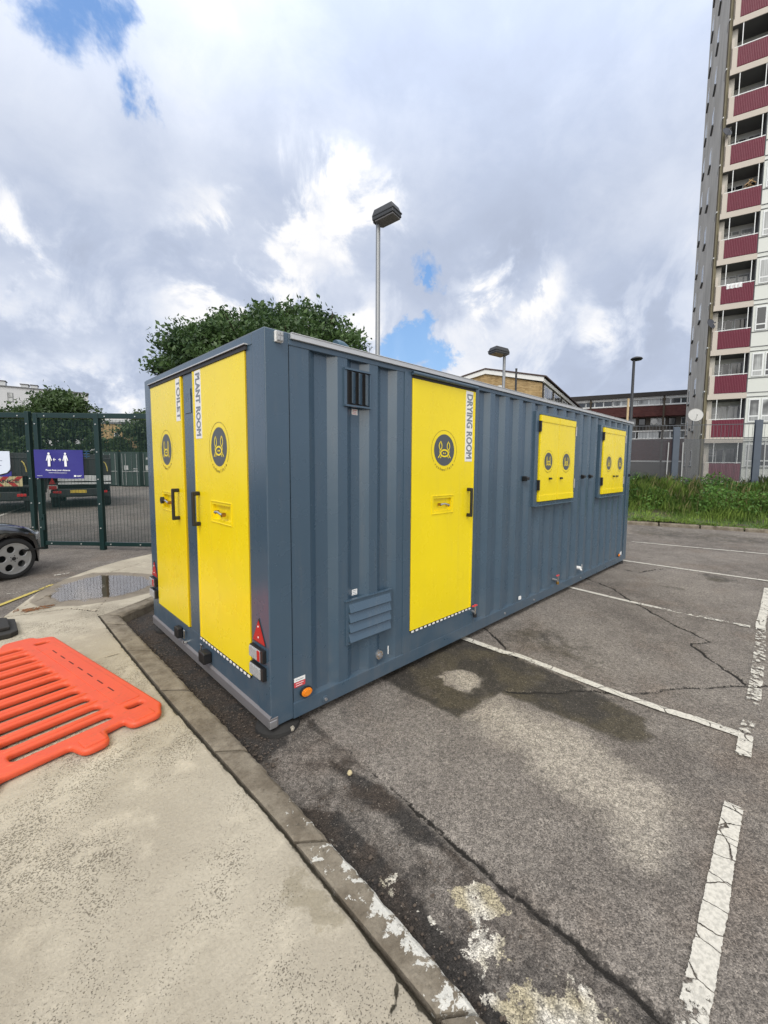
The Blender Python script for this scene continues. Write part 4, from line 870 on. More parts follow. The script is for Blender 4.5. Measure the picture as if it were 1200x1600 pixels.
# big evergreen behind the cabin
d_r = Vector((.688, -.726, 0)); TC = Vector((4.75, 9.9, 0))
def tl(s, z, rx, rz, dep=0): c = TC + d_r * s + Vector((.72, .69, 0)) * dep; return ((c.x, c.y, z - .20 * max(0, z - 4.6) / 1.5), (rx, rx, rz))
big = [tl(-.2, 4.9, 1.9, 1.1), tl(-1.25, 5.72, .78, .52, .3), tl(-.55, 5.9, .62, .46), tl(.05, 6.12, .60, .50, .2), tl(.62, 5.95, .55, .42), tl(1.2, 6.22, .62, .48, .1), tl(1.85, 6.05, .60, .50), tl(2.35, 5.85, .55, .48, .3), tl(2.75, 5.35, .50, .42, -.1), tl(-1.85, 5.38, .62, .48), tl(-2.3, 4.95, .60, .42, .2), tl(-3.0, 4.72, .30, .13), tl(-2.7, 4.55, .45, .25),
       tl(-1.0, 4.9, 1.1, .8, -.9), tl(1.2, 5.0, 1.2, .95, -.9), tl(.3, 4.4, 2.2, 1.0), tl(-1.75, 5.95, .20, .26, .2), tl(-.95, 6.28, .24, .22), tl(.15, 6.62, .26, .16), tl(.95, 6.6, .22, .18), tl(1.55, 6.68, .22, .14), tl(2.35, 6.42, .22, .20), tl(3.15, 4.95, .26, .22), tl(2.95, 5.75, .18, .16), tl(-2.45, 5.5, .22, .2), tl(3.0, 4.6, .4, .3)]
tree('evergreen_tree', (TC.x, TC.y, 0), 7, big, 60000, .055, M_LEAF_DARK, 'dark evergreen tree with a broad crown rising behind the cabin roof', seed=3, trunk_r=.26)
# trees beyond the green mesh gate
tree('leafy_tree', (4.0, 44.3, 0), 7.6, lobeset((4.0, 44.3, 4.9), (2.45, 2.45, 2.6), 11, .45, 11), 15000, .13, M_LEAF_MID, 'rounded green tree standing right above the blue sign, in front of the white block', 'trees in the yard beyond the gate', 5)
tree('leafy_tree', (.4, 47.5, 0), 6.6, lobeset((.4, 47.5, 4.3), (2.9, 2.9, 2.2), 10, .42, 12), 12000, .13, M_LEAF_MID, 'lower green tree at the left edge of the photo behind the gate', 'trees in the yard beyond the gate', 6)
tree('leafy_tree', (10.6, 38.6, 0), 6.3, lobeset((10.6, 38.6, 3.9), (3.2, 3.2, 2.3), 11, .42, 13), 14000, .12, M_LEAF_MID, 'green tree beside the cabin corner, right of the middle gate post', 'trees in the yard beyond the gate', 7)
hedge = empty('hedge', (3.2, 41.5, 0), label='long clipped dark hedge along the back of the yard under the trees', cat='hedge')
pts = np.stack([rng.uniform(-4, 10.5, 26000), np.zeros(26000), np.zeros(26000)], 1); t_ = pts[:, 0]
pts[:, 0] = t_; pts[:, 1] = 44.6 - .62 * t_ + rng.uniform(-1.0, 1.0, 26000); pts[:, 2] = rng.uniform(0, 1, 26000) ** .8 * (3.5 + .4 * np.sin(t_ * 1.3) + .3 * np.sin(t_ * 3.7)); leaves('foliage', pts, .12, M_LEAF_MID, hedge)

# ------------------------------------------------------------------ green mesh gate and fence
M_GREEN = vary((.003, .022, .021), .35, .12, 6, rv=.1, name='green_powder_coat')
M_BOLT = vary((.55, .56, .55), .4, .1, 20, metal=.4, name='bolt_cap')
GQ = Vector((-.46, 9.01, 0)); GA = -48.16; GR = az(GA)
GT = frame(GQ, GR)
def mesh_fill(mb, u0, u1, z0, z1, dv, dh, tv, th, m=0, T=None, w=0):
    n = int((u1 - u0) / dv)
    for i in range(1, n + 1):
        u = u0 + (u1 - u0) * i / (n + 1); mb.add([(u - tv / 2, z0, w), (u + tv / 2, z0, w), (u + tv / 2, z1, w), (u - tv / 2, z1, w), (u, z0, w - tv / 2), (u, z1, w - tv / 2)], [(0, 1, 2, 3), (1, 4, 5, 2), (4, 0, 3, 5)], m)
    n = int((z1 - z0) / dh)
    for i in range(1, n + 1):
        z = z0 + (z1 - z0) * i / (n + 1); mb.add([(u0, z - th / 2, w + tv / 2), (u1, z - th / 2, w + tv / 2), (u1, z + th / 2, w + tv / 2), (u0, z + th / 2, w + tv / 2), (u0, z, w), (u1, z, w)], [(0, 1, 2, 3), (0, 4, 5, 1), (2, 5, 4, 3)], m)
def fence_panel(name, u0, u1, label, cat, z0=.10, z1=2.77, leg=True, inner=True):
    r = empty(name, tuple(GT @ Vector((u0, 0, 0))), label=label, cat=cat)
    mb = MB(GT); mb.box((u0, z1 - .10, -.03), (u1, z1, .03)); mb.build('top_rail', M_GREEN, r, bevel=.005)
    mb = MB(GT); mb.box((u0, z0 - .02, -.025), (u1, z0 + .06, .025)); mb.build('bottom_rail', M_GREEN, r, bevel=.005)
    mb = MB(GT); mesh_fill(mb, u0, u1, z0 + .06, z1 - .12, .072, .0165, .0058, .0050); mb.build('mesh_infill', M_GREEN, r)
    mb = MB(GT); u = u0 + .25
    while u < u1 - .1:
        for z in (z1 - .06, z0 + .02): mb.tube([(u, z, .03), (u, z, .042)], .012, 8)
        u += .62
    mb.build('fixing_bolts', M_BOLT, r); r_ = bpy.data.objects[-1] if 0 else None
    return r
def post(u, w_, z1, parent, name='post', bolts=True):
    mb = MB(GT); mb.box((u - w_ / 2, -.05, -.04), (u + w_ / 2, z1, .04)); mb.build(name, M_GREEN, parent, bevel=.006)
    if bolts:
        mb = MB(GT)
        for z in (.45, .95, 1.45, 2.0, 2.55): mb.tube([(u, z, .04), (u, z, .052)], .012, 8)
        mb.build('post_bolts', M_BOLT, parent)
g1 = fence_panel('mesh_gate', .07, 3.6, 'tall dark green weld-mesh gate leaf carrying the blue distancing sign', 'gate')
post(.125, .09, 2.76, g1, 'stile'); post(1.375, .10, 2.76, g1, 'stile'); post(3.6, .10, 2.76, g1, 'stile')
mb = MB(GT); mb.tube([(.10, .62, .045), (.17, .62, .06), (.17, .66, .06)], .012, 8); mb.box((.14, .40, .02), (.21, .72, .055)); mb.box((.14, -.05, .025), (.165, .42, .05)); mb.build('drop_bolt', M_GREEN, g1)
g2 = fence_panel('mesh_fence', -4.2, -.03, 'tall dark green weld-mesh fence panel behind the black car with the white notice', 'fence')
post(-.045, .085, 2.80, g2); post(-2.1, .08, 2.77, g2); post(-4.2, .08, 2.77, g2)
# signs on the gate
M_NAVY = vary((.028, .026, .20), .45, .10, 3, bump=.4, bscale=7, name='navy_banner'); M_PRINT = vary((.78, .79, .82), .5, .03, 9, name='white_print'); M_PAPER = vary((.60, .66, .76), .5, .06, 3, bump=.3, bscale=6, name='white_banner'); M_DIMPRINT = vary((.22, .25, .34), .5, .05, 9, name='dim_print')
sg = empty('distancing_sign', tuple(GT @ Vector((.6, 1.46, .06))), label='navy blue banner with two white figures and arrows tied to the gate', cat='sign')
def sheet(mb, u0, u1, z0, z1, w, m=0, nx=14, nz=8, amp=.008):
    vs = []
    for j in range(nz + 1):
        for i in range(nx + 1):
            s, t = i / nx, j / nz; vs.append((u0 + (u1 - u0) * s, z0 + (z1 - z0) * t + .006 * math.sin(s * 7) * (1 - t), w + amp * math.sin(s * 9 + t * 4) * math.sin(PI * min(1, s * 1.02))))
    mb.add(vs, [(j * (nx + 1) + i, j * (nx + 1) + i + 1, (j + 1) * (nx + 1) + i + 1, (j + 1) * (nx + 1) + i) for j in range(nz) for i in range(nx)], m)
mb = MB(GT); sheet(mb, .085, 1.095, 1.460, 2.035, .060); mb.add([(.085, 1.46, .055), (1.095, 1.46, .055), (1.095, 2.035, .055), (.085, 2.035, .055)], [(3, 2, 1, 0)]); NBAN = len(mb.f); w = .072
for cu, k in ((.402, 1), (.742, .93)):
    mb.disc((cu, 1.955), .024 * k, w, w + .001, 20, 0)
    mb.prism([(cu - .030 * k, 1.926), (cu + .030 * k, 1.926), (cu + .062 * k, 1.82), (cu + .046 * k, 1.812), (cu + .026 * k, 1.872), (cu + .026 * k, 1.70), (cu - .026 * k, 1.70), (cu - .026 * k, 1.872), (cu - .046 * k, 1.812), (cu - .062 * k, 1.82)], w, w + .001, 0)
for a, b_ in ((.545, .487), (.598, .652)):
    s = 1 if b_ > a else -1; mb.box((min(a, b_), 1.832, w), (max(a, b_), 1.844, w + .001)); mb.ribbon([(b_ - s * .028, 1.866), (b_, 1.838), (b_ - s * .028, 1.810)], .012, w + .001)
mb.text('Please keep your distance', .046, Matrix.Translation((.575, 1.625, w)), 0, bold=.0008, w=.50)
mb.text('Respect the two metre gap', .028, Matrix.Translation((.575, 1.572, w)), 0, w=.40) if 0 else mb.box((.385, 1.568, w), (.76, 1.574, w + .001))
mb.box((.14, 1.505, w), (.25, 1.511, w + .001)); mb.disc((.925, 1.512), .028, w, w + .001, 20, 0, .019); mb.box((.965, 1.515, w), (1.06, 1.524, w + .001)); mb.box((.965, 1.500, w), (1.04, 1.508, w + .001))
mb.m = [0] * NBAN + [1] * (len(mb.f) - NBAN); mb.build('banner', [M_NAVY, M_PRINT], sg)
sg = empty('notice_board', tuple(GT @ Vector((-.8, 1.55, .06))), label='white notice with faint text lines tied to the fence at the left edge', cat='sign')
mb = MB(GT); mb.prism([(-1.5, 1.50), (-.62, 1.53), (-.50, 1.56), (-.435, 1.62), (-.42, 1.68), (-.42, 1.995), (-1.5, 1.995)], .055, .062, 0); mb.prism([(-1.5, 1.475), (-.60, 1.505), (-.47, 1.55), (-.41, 1.60), (-.41, 1.50), (-.5, 1.48)], .052, .0545, 1)
for k, (a, z) in enumerate(((-.66, 1.84), (-.58, 1.795), (-.66, 1.745), (-.60, 1.70), (-.62, 1.91))): mb.box((-1.4, z, .0625), (a, z + (.014 if k != 4 else .008), .0635), 2)
mb.build('board', [M_PAPER, M_NAVY, M_DIMPRINT], sg)

# ------------------------------------------------------------------ lamp posts
M_STEELP = vary((.27, .28, .29), .45, .12, 3, metal=.6, name='galvanised_pole'); M_HEAD = vary((.035, .037, .04), .5, .15, 5, name='lamp_housing'); M_LENS = vary((.13, .125, .125), .3, .12, 5, name='lamp_lens'); M_DPOLE = vary((.025, .027, .032), .5, .1, 3, name='dark_pole')
def flood_lamp(base, h, rpole, L, W, H, ang, tilt, label, group):
    r = empty('lamp_post', base, label=label, cat='lamp post', group=group)
    B = Vector(base); mb = MB(); mb.tube([B, B + Vector((0, 0, .9)), B + Vector((0, 0, .95)), B + Vector((0, 0, h + .02))], [rpole * 1.45, rpole * 1.45, rpole, rpole * .92], 20); mb.build('pole', M_STEELP, r, smooth=True)
    T = Matrix.Translation(B + Vector((0, 0, h))) @ Matrix.Rotation(math.radians(ang), 4, 'Z') @ Matrix.Rotation(math.radians(tilt), 4, 'Y')
    mb = MB(T); q = lambda a, b_, s, z: [(a * s, -b_ * s * .5, z), (L * s + a * (1 - s), -b_ * s * .5, z), (L * s + a * (1 - s), b_ * s * .5, z), (a * s, b_ * s * .5, z)]
    def ring(x0, x1, hw, z): return [(x0, -hw, z), (x1, -hw, z), (x1, hw, z), (x0, hw, z)]
    mb.loft([ring(-.08 * L, L, W / 2, .0), ring(-.08 * L, L, W / 2, H * .42), ring(.02 * L, L * .93, W * .42, H * .95), ring(.10 * L, L * .86, W * .34, H)]); hd = mb.build('housing', M_HEAD, r, bevel=.012)
    mb = MB(T); mb.box((.0, -W * .53, H * .32), (L * 1.03, W * .53, H * .44)); mb.box((-.16 * L, -.07, H * .05), (-.06 * L, .07, H * .7)); mb.build('rim', M_HEAD, hd, bevel=.004)
    mb = MB(T); mb.box((.03 * L, -W * .44, -.035), (L * .96, W * .44, .001)); mb.build('lens', M_LENS, hd, bevel=.01)
    return r
flood_lamp((4.93, 4.58, .1), 6.84, .052, .50, .32, .23, -78, -6, 'tall grey lamp post with a dark box floodlight head, rising from behind the cabin', 'floodlight posts of the car park')
flood_lamp((16.43, 8.55, 0), 7.05, .075, .74, .62, .30, 160, -4, 'shorter looking grey lamp post in front of the yellow brick gable', 'floodlight posts of the car park')
r = empty('street_lamp', (18.42, 3.36, 0), label='black street lamp with a flat round head left of the tower block', cat='street lamp'); B = Vector((18.42, 3.36, 0))
mb = MB(); mb.tube([B, B + Vector((0, 0, 1.2)), B + Vector((0, 0, 1.25)), B + Vector((0, 0, 6.38))], [.11, .11, .07, .055], 16); mb.build('pole', M_DPOLE, r, smooth=True)
mb = MB(); T = B + Vector((.06, -.02, 6.38)); mb.loft([[tuple(T + Vector((rr * math.cos(2 * PI * k / 20) + ox, rr * math.sin(2 * PI * k / 20) - ox, z))) for k in range(20)] for rr, z, ox in ((.06, -.02, 0), (.20, .02, .05), (.245, .07, .05), (.20, .12, .05), (.08, .16, .04))]); mb.build('lamp_head', M_DPOLE, r, smooth=True)
for nm, x, y, r_, h, m_, lb in (('vent_pole', 11.40, 4.93, .035, 5.05, M_DPOLE, 'thin dark pole standing in front of the yellow brick gable'), ('timber_post', 12.84, 1.80, .032, 3.92, vary((.50, .38, .22), .8, .15, 8, name='pale_timber'), 'pale timber post standing at the far end of the cabin')):
    mb = MB(); mb.tube([(x, y, -.02), (x, y, h * .5), (x, y, h)], r_, 12); mb.tube([(x, y, h), (x, y, h + .02)], r_ * 1.15, 12); o = mb.build(nm, m_, smooth=True); tag(o, lb, 'post')

# ------------------------------------------------------------------ grass verge, kerb and weld-mesh fence on the right
KF = [(11.0, 8.0), (12.1, 4.4), (13.03, 1.62), (14.09, -1.71), (16.5, -9.0)]
kerb('kerb', [(x + .13, y + .04) for x, y in KF], KF, [0, .06, .12, .18, .24, .30, .36, .42, .48, .54, .60, .66, .72, .78, .84, .9, .95, 1], lambda p, k: 0)
kdir = Vector((14.09 - 13.03, -1.71 - 1.62, 0)).normalized(); kn = Vector((-kdir.y, kdir.x, 0))       # into the verge
if kn.x < 0: kn = -kn
def vz(s, t):       # height of the verge, t metres behind the kerb
    t = np.asarray(t, float); return .11 + .10 * np.clip(t / 1.2, 0, 1) + .62 * np.clip((t - 1.2) / 3.6, 0, 1) ** .9 + .04 * np.sin(s * 1.7 + t)
O_ = Vector((13.15, 1.66, 0))
sv = np.arange(-9, 13, .25); tv = np.arange(0, 24, .25); S_, T2 = np.meshgrid(sv, tv, indexing='ij'); X = O_.x + kdir.x * S_ + kn.x * T2; Y = O_.y + kdir.y * S_ + kn.y * T2; Z = vz(S_, T2)
me = bpy.data.meshes.new('grass_bank'); nx, ny = S_.shape; idx = np.arange(nx * ny).reshape(nx, ny); a = idx[:-1, :-1].ravel()
me.from_pydata(np.stack([X, Y, Z], -1).reshape(-1, 3).tolist(), [], np.stack([a, a + ny, a + ny + 1, a + 1], -1).tolist()); me.update()
def soil(b, p): b.L.new(b.mix(b.step(b.noise(2.5, 5), .4, .62), (.055, .045, .030), (.055, .095, .025)), p.inputs['Base Color'])
me.materials.append(material('verge_soil', (.06, .06, .03), .95, fn=soil)); o = bpy.data.objects.new('grass_bank', me); col.objects.link(o); tag(o, kind='structure')
def blades(name, n, smin, smax, tmin, tmax, hfun, width, matl, lean=.35, patch=None):
    s = rng.uniform(smin, smax, n * 2); t = tmin + (tmax - tmin) * rng.uniform(0, 1, n * 2) ** .9
    dens = .5 + .5 * np.sin(s * 2.3 + 1.7 * np.sin(t * 2.1)) * np.cos(t * 1.9 + s); keep = rng.uniform(0, 1, n * 2) < (.35 + .65 * dens); s, t = s[keep][:n], t[keep][:n]; n = len(s)
    x = O_.x + kdir.x * s + kn.x * t; y = O_.y + kdir.y * s + kn.y * t; z = vz(s, t); h = hfun(s, t) * rng.uniform(.45, 1.15, n)
    a = rng.uniform(0, 2 * PI, n); l = h * lean * rng.uniform(.2, 1.4, n); w = width * rng.uniform(.6, 1.3, n); b0 = np.stack([x, y, z - .01], -1); wv = np.stack([-np.sin(a) * w, np.cos(a) * w, 0 * a], -1)
    m_ = b0 + np.stack([np.cos(a) * l * .35, np.sin(a) * l * .35, h * .6], -1); tp = b0 + np.stack([np.cos(a) * l, np.sin(a) * l, h * .98], -1)
    v = np.stack([b0 - wv, b0 + wv, m_ + wv * .8, tp, m_ - wv * .8], 1).reshape(-1, 3)
    me = bpy.data.meshes.new(name); me.vertices.add(5 * n); me.vertices.foreach_set('co', v.astype(np.float32).ravel()); me.loops.add(5 * n); me.loops.foreach_set('vertex_index', np.arange(5 * n, dtype=np.int32)); me.polygons.add(n); me.polygons.foreach_set('loop_start', np.arange(0, 5 * n, 5, dtype=np.int32)); me.update(calc_edges=True); me.validate()
    me.materials.append(matl); o = bpy.data.objects.new(name, me); col.objects.link(o); return o
gs = blades('grass', 42000, -7, 9, .08, 6.5, lambda s, t: .05 + .08 * np.sin(s * 3.1) ** 2 + .36 * np.clip((t - .8 - .5 * np.sin(s * 1.7)) / .9, 0, 1) + (.16 * np.sin(s * 1.3 + 1) + .12 * np.sin(s * 4.3 + t * 2)) * np.clip(t - 1, 0, 1), .009, M_GRASS)
gs2 = blades('dry_stems', 2300, -7, 9, .15, 6.2, lambda s, t: .10 + .62 * np.clip((t - .9) / 1.2, 0, 1), .006, leaf_mat('dry_stem', (.18, .18, .07), (.40, .38, .17), .7, .3, 1.0), .25); tag(gs2, 'pale dry seed stems standing among the green grass of the verge', 'dry stems', kind='stuff')
rng_edge = blades('verge_edge', 3500, -7, 9, -.14, .25, lambda s, t: .05 + .05 * np.sin(s * 5) ** 2, .008, M_GRASS, 1.2); tag(rng_edge, 'short grass spilling over the back of the far kerb', 'grass', kind='stuff')
tag(gs, 'rough green grass growing over the verge behind the far kerb', 'grass', kind='stuff')
n = 30000; s = rng.uniform(-7, 9, n); t = rng.uniform(1.2, 6.5, n); cl = np.sin(s * 1.9 + 2) + np.cos(t * 2.2 + s * .7) + .8 * np.sin(s * 4.1 - t); k_ = cl > -.5; s, t = s[k_], t[k_]; hh = (.34 + .14 * cl[k_]) * np.clip((t - 1.0) / .6, .3, 1) + .12
P_ = np.stack([O_.x + kdir.x * s + kn.x * t, O_.y + kdir.y * s + kn.y * t, vz(s, t) + hh * rng.uniform(.15, 1.05, len(s))], -1)
wd_ = leaves('weeds', P_, .042, M_WEED, aspect=.55); tag(wd_, 'broad-leaved weeds and nettles thick in the long grass by the fence', 'weeds', kind='stuff')
# fence along the verge
FQ = Vector((18.87, 1.69, 0)); FR = az(-68.0); FT = frame(FQ, FR)
M_FPOST = vary((.075, .095, .125), .5, .25, 3, metal=.2, name='weathered_steel_post'); M_FMESH = vary((.095, .105, .12), .5, .1, 3, metal=.3, name='grey_mesh'); M_PALEP = vary((.42, .43, .43), .5, .1, 4, name='pale_pole')
for k, (a, b_, lb) in enumerate(((-9.0, -3.0, 'grey weld-mesh fence bay behind the cabin, far left of the verge'), (-3.0, 0.0, 'grey weld-mesh fence bay left of the first steel post on the verge'), (0.0, 2.85, 'grey weld-mesh fence bay between the two steel posts on the verge'), (2.85, 6.0, 'grey weld-mesh fence bay right of the second steel post'))):
    r = empty('mesh_fence', tuple(FT @ Vector((a, .8, 0))), label=lb, cat='fence', group='grey mesh fence bays on the verge')
    mb = MB(FT); mesh_fill(mb, a, b_, .75, 2.98, .030, .018, .0100, .0052, w=-.05); mb.build('mesh_infill', M_FMESH, r)
    mb = MB(FT); mesh_fill(mb, a, b_, 2.98, 3.57, .13, .6, .012, .006, w=-.05); mb.box((a, 3.555, -.06), (b_, 3.58, -.04)); mb.box((a, 2.97, -.06), (b_, 2.985, -.045)); mb.build('topping', M_FMESH, r)
for u, h, lb in ((.0, 3.50, 'blue-grey steel fence post with two thin pale stays, left one of two on the verge'), (2.75, 3.72, 'blue-grey steel fence post with thin pale stays near the right edge'), (-3.2, 3.5, None)):
    if lb is None: continue
    r = empty('fence_post', tuple(FT @ Vector((u, .7, 0))), label=lb, cat='fence post', group='steel fence posts on the verge')
    mb = MB(FT); mb.box((u - .13, .5, -.02), (u + .13, h, .0)); mb.box((u - .02, .5, -.0), (u + .02, h, .14)); mb.box((u - .13, .5, .14), (u + .10, h - .02, .155)); mb.build('post', M_FPOST, r, bevel=.004)
    for q in (-.30, .27): mb = MB(FT); mb.tube([(u + q, .6, .05), (u + q * .9, 2.86, .05)], .022, 10); mb.build('stay', M_PALEP, r)
# ------------------------------------------------------------------ building materials
def glass_fn(c_dark, c_light):
    def fn(b, p):
        r = b.node('ShaderNodeObjectInfo').outputs['Random']; P = b.pos(); n = b.noise(.9, 2, .5)
        cur = b.step(b.M('ADD', b.M('MULTIPLY', r, .8), b.M('MULTIPLY', b.M('SUBTRACT', n, .5), .8)), .40, .62)
        fold = b.M('MULTIPLY_ADD', b.step(b.noise(1, 2, vec=b.vscale(P, (14, 14, .5))), .35, .65), .35, .65)
        cc = b.node('ShaderNodeVectorMath', {'operation': 'SCALE'}); b.put(cc.inputs[0], c_light); b.L.new(fold, cc.inputs['Scale'])
        b.L.new(b.mix(cur, c_dark, cc.outputs[0]), p.inputs['Base Color'])
    return fn
M_GLASS = material('window_glass', (.05, .06, .07), .06, fn=glass_fn((.025, .03, .035), (.42, .44, .44)), spec=.9)
M_DGLASS = vary((.02, .024, .028), .08, .3, 2, name='dark_glass', spec=.9)
M_UPVC = vary((.70, .72, .72), .4, .05, 2, name='white_frame')
M_CREAM = vary((.52, .47, .41), .8, .10, .8, name='cream_concrete', grain=.1); M_PANELW = vary((.62, .64, .60), .6, .05, .4, name='pale_panel')
M_MAROON = vary((.125, .006, .026), .7, .22, 2.0, name='maroon_panel'); M_MAROONB = vary((.24, .06, .09), .5, .2, 5, name='maroon_batten')
def rough_fn(b, p):
    n = b.noise(.35, 5, .6); s = b.noise(1, 5, .65, vec=b.vscale(b.pos(), (1.4, 1.4, .12))); c = b.mix(b.step(n, .35, .65), (.42, .40, .355), (.56, .535, .48))
    c = b.mix(b.M('MULTIPLY', b.step(s, .52, .72), .45), c, (.10, .092, .078)); c = b.mix(b.M('MULTIPLY', b.noise(14, 4, .8), .35), c, (.36, .34, .30)); b.L.new(c, p.inputs['Base Color'])
M_ROUGH = material('roughcast', (.22, .2, .18), .95, fn=rough_fn, spec=.2)
def brick_fn(c1, c2, mort, sc=4.4):
    def fn(b, p):
        P = b.pos(); sp = b.node('ShaderNodeSeparateXYZ', Vector=P); v = b.node('ShaderNodeCombineXYZ', X=b.M('ADD', sp.outputs[0], sp.outputs[1]), Y=sp.outputs[2], Z=0.0).outputs[0]
        br = b.node('ShaderNodeTexBrick', {'offset': .5}); b.L.new(v, br.inputs['Vector']); br.inputs['Scale'].default_value = sc; br.inputs['Mortar Size'].default_value = .022; br.inputs['Brick Width'].default_value = 1.0; br.inputs['Row Height'].default_value = .33
        b.put(br.inputs['Color1'], c1); b.put(br.inputs['Color2'], c2); b.put(br.inputs['Mortar'], mort); br.inputs['Bias'].default_value = -.1
        n = b.noise(.8, 5, .65); n2 = b.noise(1, 5, .7, vec=b.vscale(v, (2.2, 9, 1))); c = b.mix(b.M('MULTIPLY', b.step(n2, .42, .68), .55), br.outputs['Color'], tuple(x * .5 for x in c1)); c = b.mix(b.M('MULTIPLY', b.step(n, .5, .7), .3), c, tuple(min(1, x * 1.4) for x in c2)); b.L.new(c, p.inputs['Base Color'])
    return fn
M_BRICKR = material('red_brown_brick', (.13, .04, .035), .9, fn=brick_fn((.095, .034, .032), (.13, .050, .044), (.11, .08, .075)), spec=.2)
M_BRICKY = material('yellow_brick', (.4, .28, .12), .9, fn=brick_fn((.30, .195, .085), (.47, .335, .165), (.33, .28, .20)), spec=.2)
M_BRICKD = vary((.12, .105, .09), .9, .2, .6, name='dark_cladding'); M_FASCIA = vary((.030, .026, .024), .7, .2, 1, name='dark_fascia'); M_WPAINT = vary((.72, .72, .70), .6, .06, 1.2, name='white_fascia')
M_BROWNP = vary((.06, .045, .028), .7, .35, 1.5, name='stained_pipe'); M_OLIVEP = vary((.20, .175, .11), .8, .25, 1.5, name='weathered_pipe'); M_CONCD = vary((.12, .126, .132), .8, .12, 1, name='grey_and_soffit_shade')

# ------------------------------------------------------------------ tower block
tower = empty('tower_block', (31.64, 2.32, 0), math.radians(14.5), label='tall tower block with maroon balconies and pale window panels at the right edge', cat='tower block')
FH, NF = 2.77, 15; HT = 3.42 + FH * (NF - 1)
mb = MB(); mb.box((.30, .12, 0), (15.0, .62, HT + 2.0)); mb.build('flank_wall', M_ROUGH, tower, local=True)
mb = MB(); mb.box((1.35, -1.56, 0), (14.9, .12, HT + 1.2)); mb.box((.0, -13, 0), (14.9, -1.60, HT + 1.9)); mb.build('wall', M_PANELW, tower, local=True)
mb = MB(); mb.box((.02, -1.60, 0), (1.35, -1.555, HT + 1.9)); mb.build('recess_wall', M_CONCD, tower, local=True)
mb = MB(); mb.box((.30, .40, 0), (.29 - .05, .62, HT)); mb.tube([(.20, .52, 0), (.20, .52, HT)], .055, 10, 1); mb.tube([(.16, .45, 0), (.16, .45, HT)], .03, 8, 1); mb.build('pipe_strip', [M_BROWNP, M_OLIVEP], tower, local=True)
FU = frame((0, 0, 0), (0, -1, 0))              # local face: u to the right, z up, w outwards
protos = []
def tpart(mb, name, m, k0, **kw): return mb.build(name, m, tower, local=True, **kw)
# one balcony
z = 3.42
bal = []
mb = MB(FU); mb.box((-.42, z, -1.35), (1.60, z + .34, .0)); mb.box((-.42, z + .34, -1.2), (-.36, z + 1.50, 0)); mb.box((-.42, z + .34, -.05), (-.10, z + 1.50, .0)); mb.box((-.42, z + 1.50, -.05), (-.28, z + 2.05, .0))
mb.box((-.40, z - .012, -1.34), (1.58, z - .003, -.04), 1); b0 = tpart(mb, 'balcony', [M_CREAM, M_CONCD], 0)  # dark sheet below the cream slab, underside shade put into the colour
mb = MB(FU); mb.box((-.095, z + .37, -.045), (1.545, z + 1.46, -.015))
for i in range(20): u = -.08 + i * .082; mb.box((u, z + .39, -.015), (u + .016, z + 1.44 - (.0 if i % 3 else .03), .012), 1)
c0 = mb.build('railing', [M_MAROON, M_MAROONB], b0, local=True)
mb = MB(FU)
for u in (.10, 1.36): mb.box((u - .02, z + 1.46, -.06), (u + .02, z + 2.77, -.02))
mb.box((-.28, z + 1.49, -.065), (1.56, z + 1.535, -.015)); c1 = mb.build('handrail', M_UPVC, b0, local=True)
mb = MB(FU); w = -1.34
mb.box((-.04, z + .95, w), (.80, z + 2.45, w + .05)); mb.box((.86, z + .34, w), (1.50, z + 2.50, w + .05)); mb.box((-.04, z + .34, w), (.80, z + .95, w + .03))
for q in ((.0, z + 1.0, .36, z + 1.95), (.42, z + 1.0, .76, z + 2.40), (.0, z + 2.0, .36, z + 2.40), (.92, z + 1.2, 1.44, z + 2.42)): mb.box((q[0], q[1], w + .05), (q[2], q[3], w + .056), 1)
c2 = mb.build('balcony_window', [M_UPVC, M_GLASS], b0, local=True)
mb = MB(); mb.tube([(.7, .64, z + .30), (.35, .66, z + .52), (.22, .60, z + .60), (.20, .45, z + .60)], .022, 8); mb.box((.16, .38, z + .54), (.24, .60, z + .62)); ovf = mb.build('overflow_pipe', M_UPVC, tower, local=True)
# facade windows and ledges
def facade_window(u0, u1, split):
    mb = MB(FU); a, b_ = 4.70, 6.12; mb.box((u0, a, .0), (u1, b_, .035)); edges = [u0 + .06] + [u0 + (u1 - u0) * s for s in split] + [u1 - .02]
    for e0, e1 in zip(edges[:-1], edges[1:]): mb.box((e0, a + .40, .035), (e1 - .06, b_ - .08, .040), 1); mb.box((e0, a + .07, .035), (e1 - .06, a + .32, .040), 1)
    return tpart(mb, 'window', [M_UPVC, M_GLASS], 0)
fwin = [facade_window(1.74, 2.30, ()), facade_window(2.36, 3.9, (.5,)), facade_window(4.5, 6.0, (.5,)), facade_window(6.6, 7.3, ())]
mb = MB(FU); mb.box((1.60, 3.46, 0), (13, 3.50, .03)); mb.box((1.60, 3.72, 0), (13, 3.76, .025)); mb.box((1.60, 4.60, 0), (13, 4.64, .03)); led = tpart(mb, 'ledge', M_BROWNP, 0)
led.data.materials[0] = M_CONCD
flw = []
for x in (6.0, 11.7):
    mb = MB(); mb.box((x, .60, 4.7), (x + .95, .66, 5.95)); mb.box((x - .08, .60, 4.62), (x + 1.03, .74, 4.70), 2); mb.box((x + .06, .66, 4.78), (x + .44, .665, 5.88), 1); mb.box((x + .51, .66, 4.78), (x + .89, .665, 5.88), 1); flw.append(mb.build('window', [M_UPVC, M_GLASS, M_CONCD], tower, local=True))
mb = MB(); mb.box((8.9, .61, 4.9), (9.3, .70, 5.1)); mb.build('vent_grille', M_CONCD, tower, local=True)
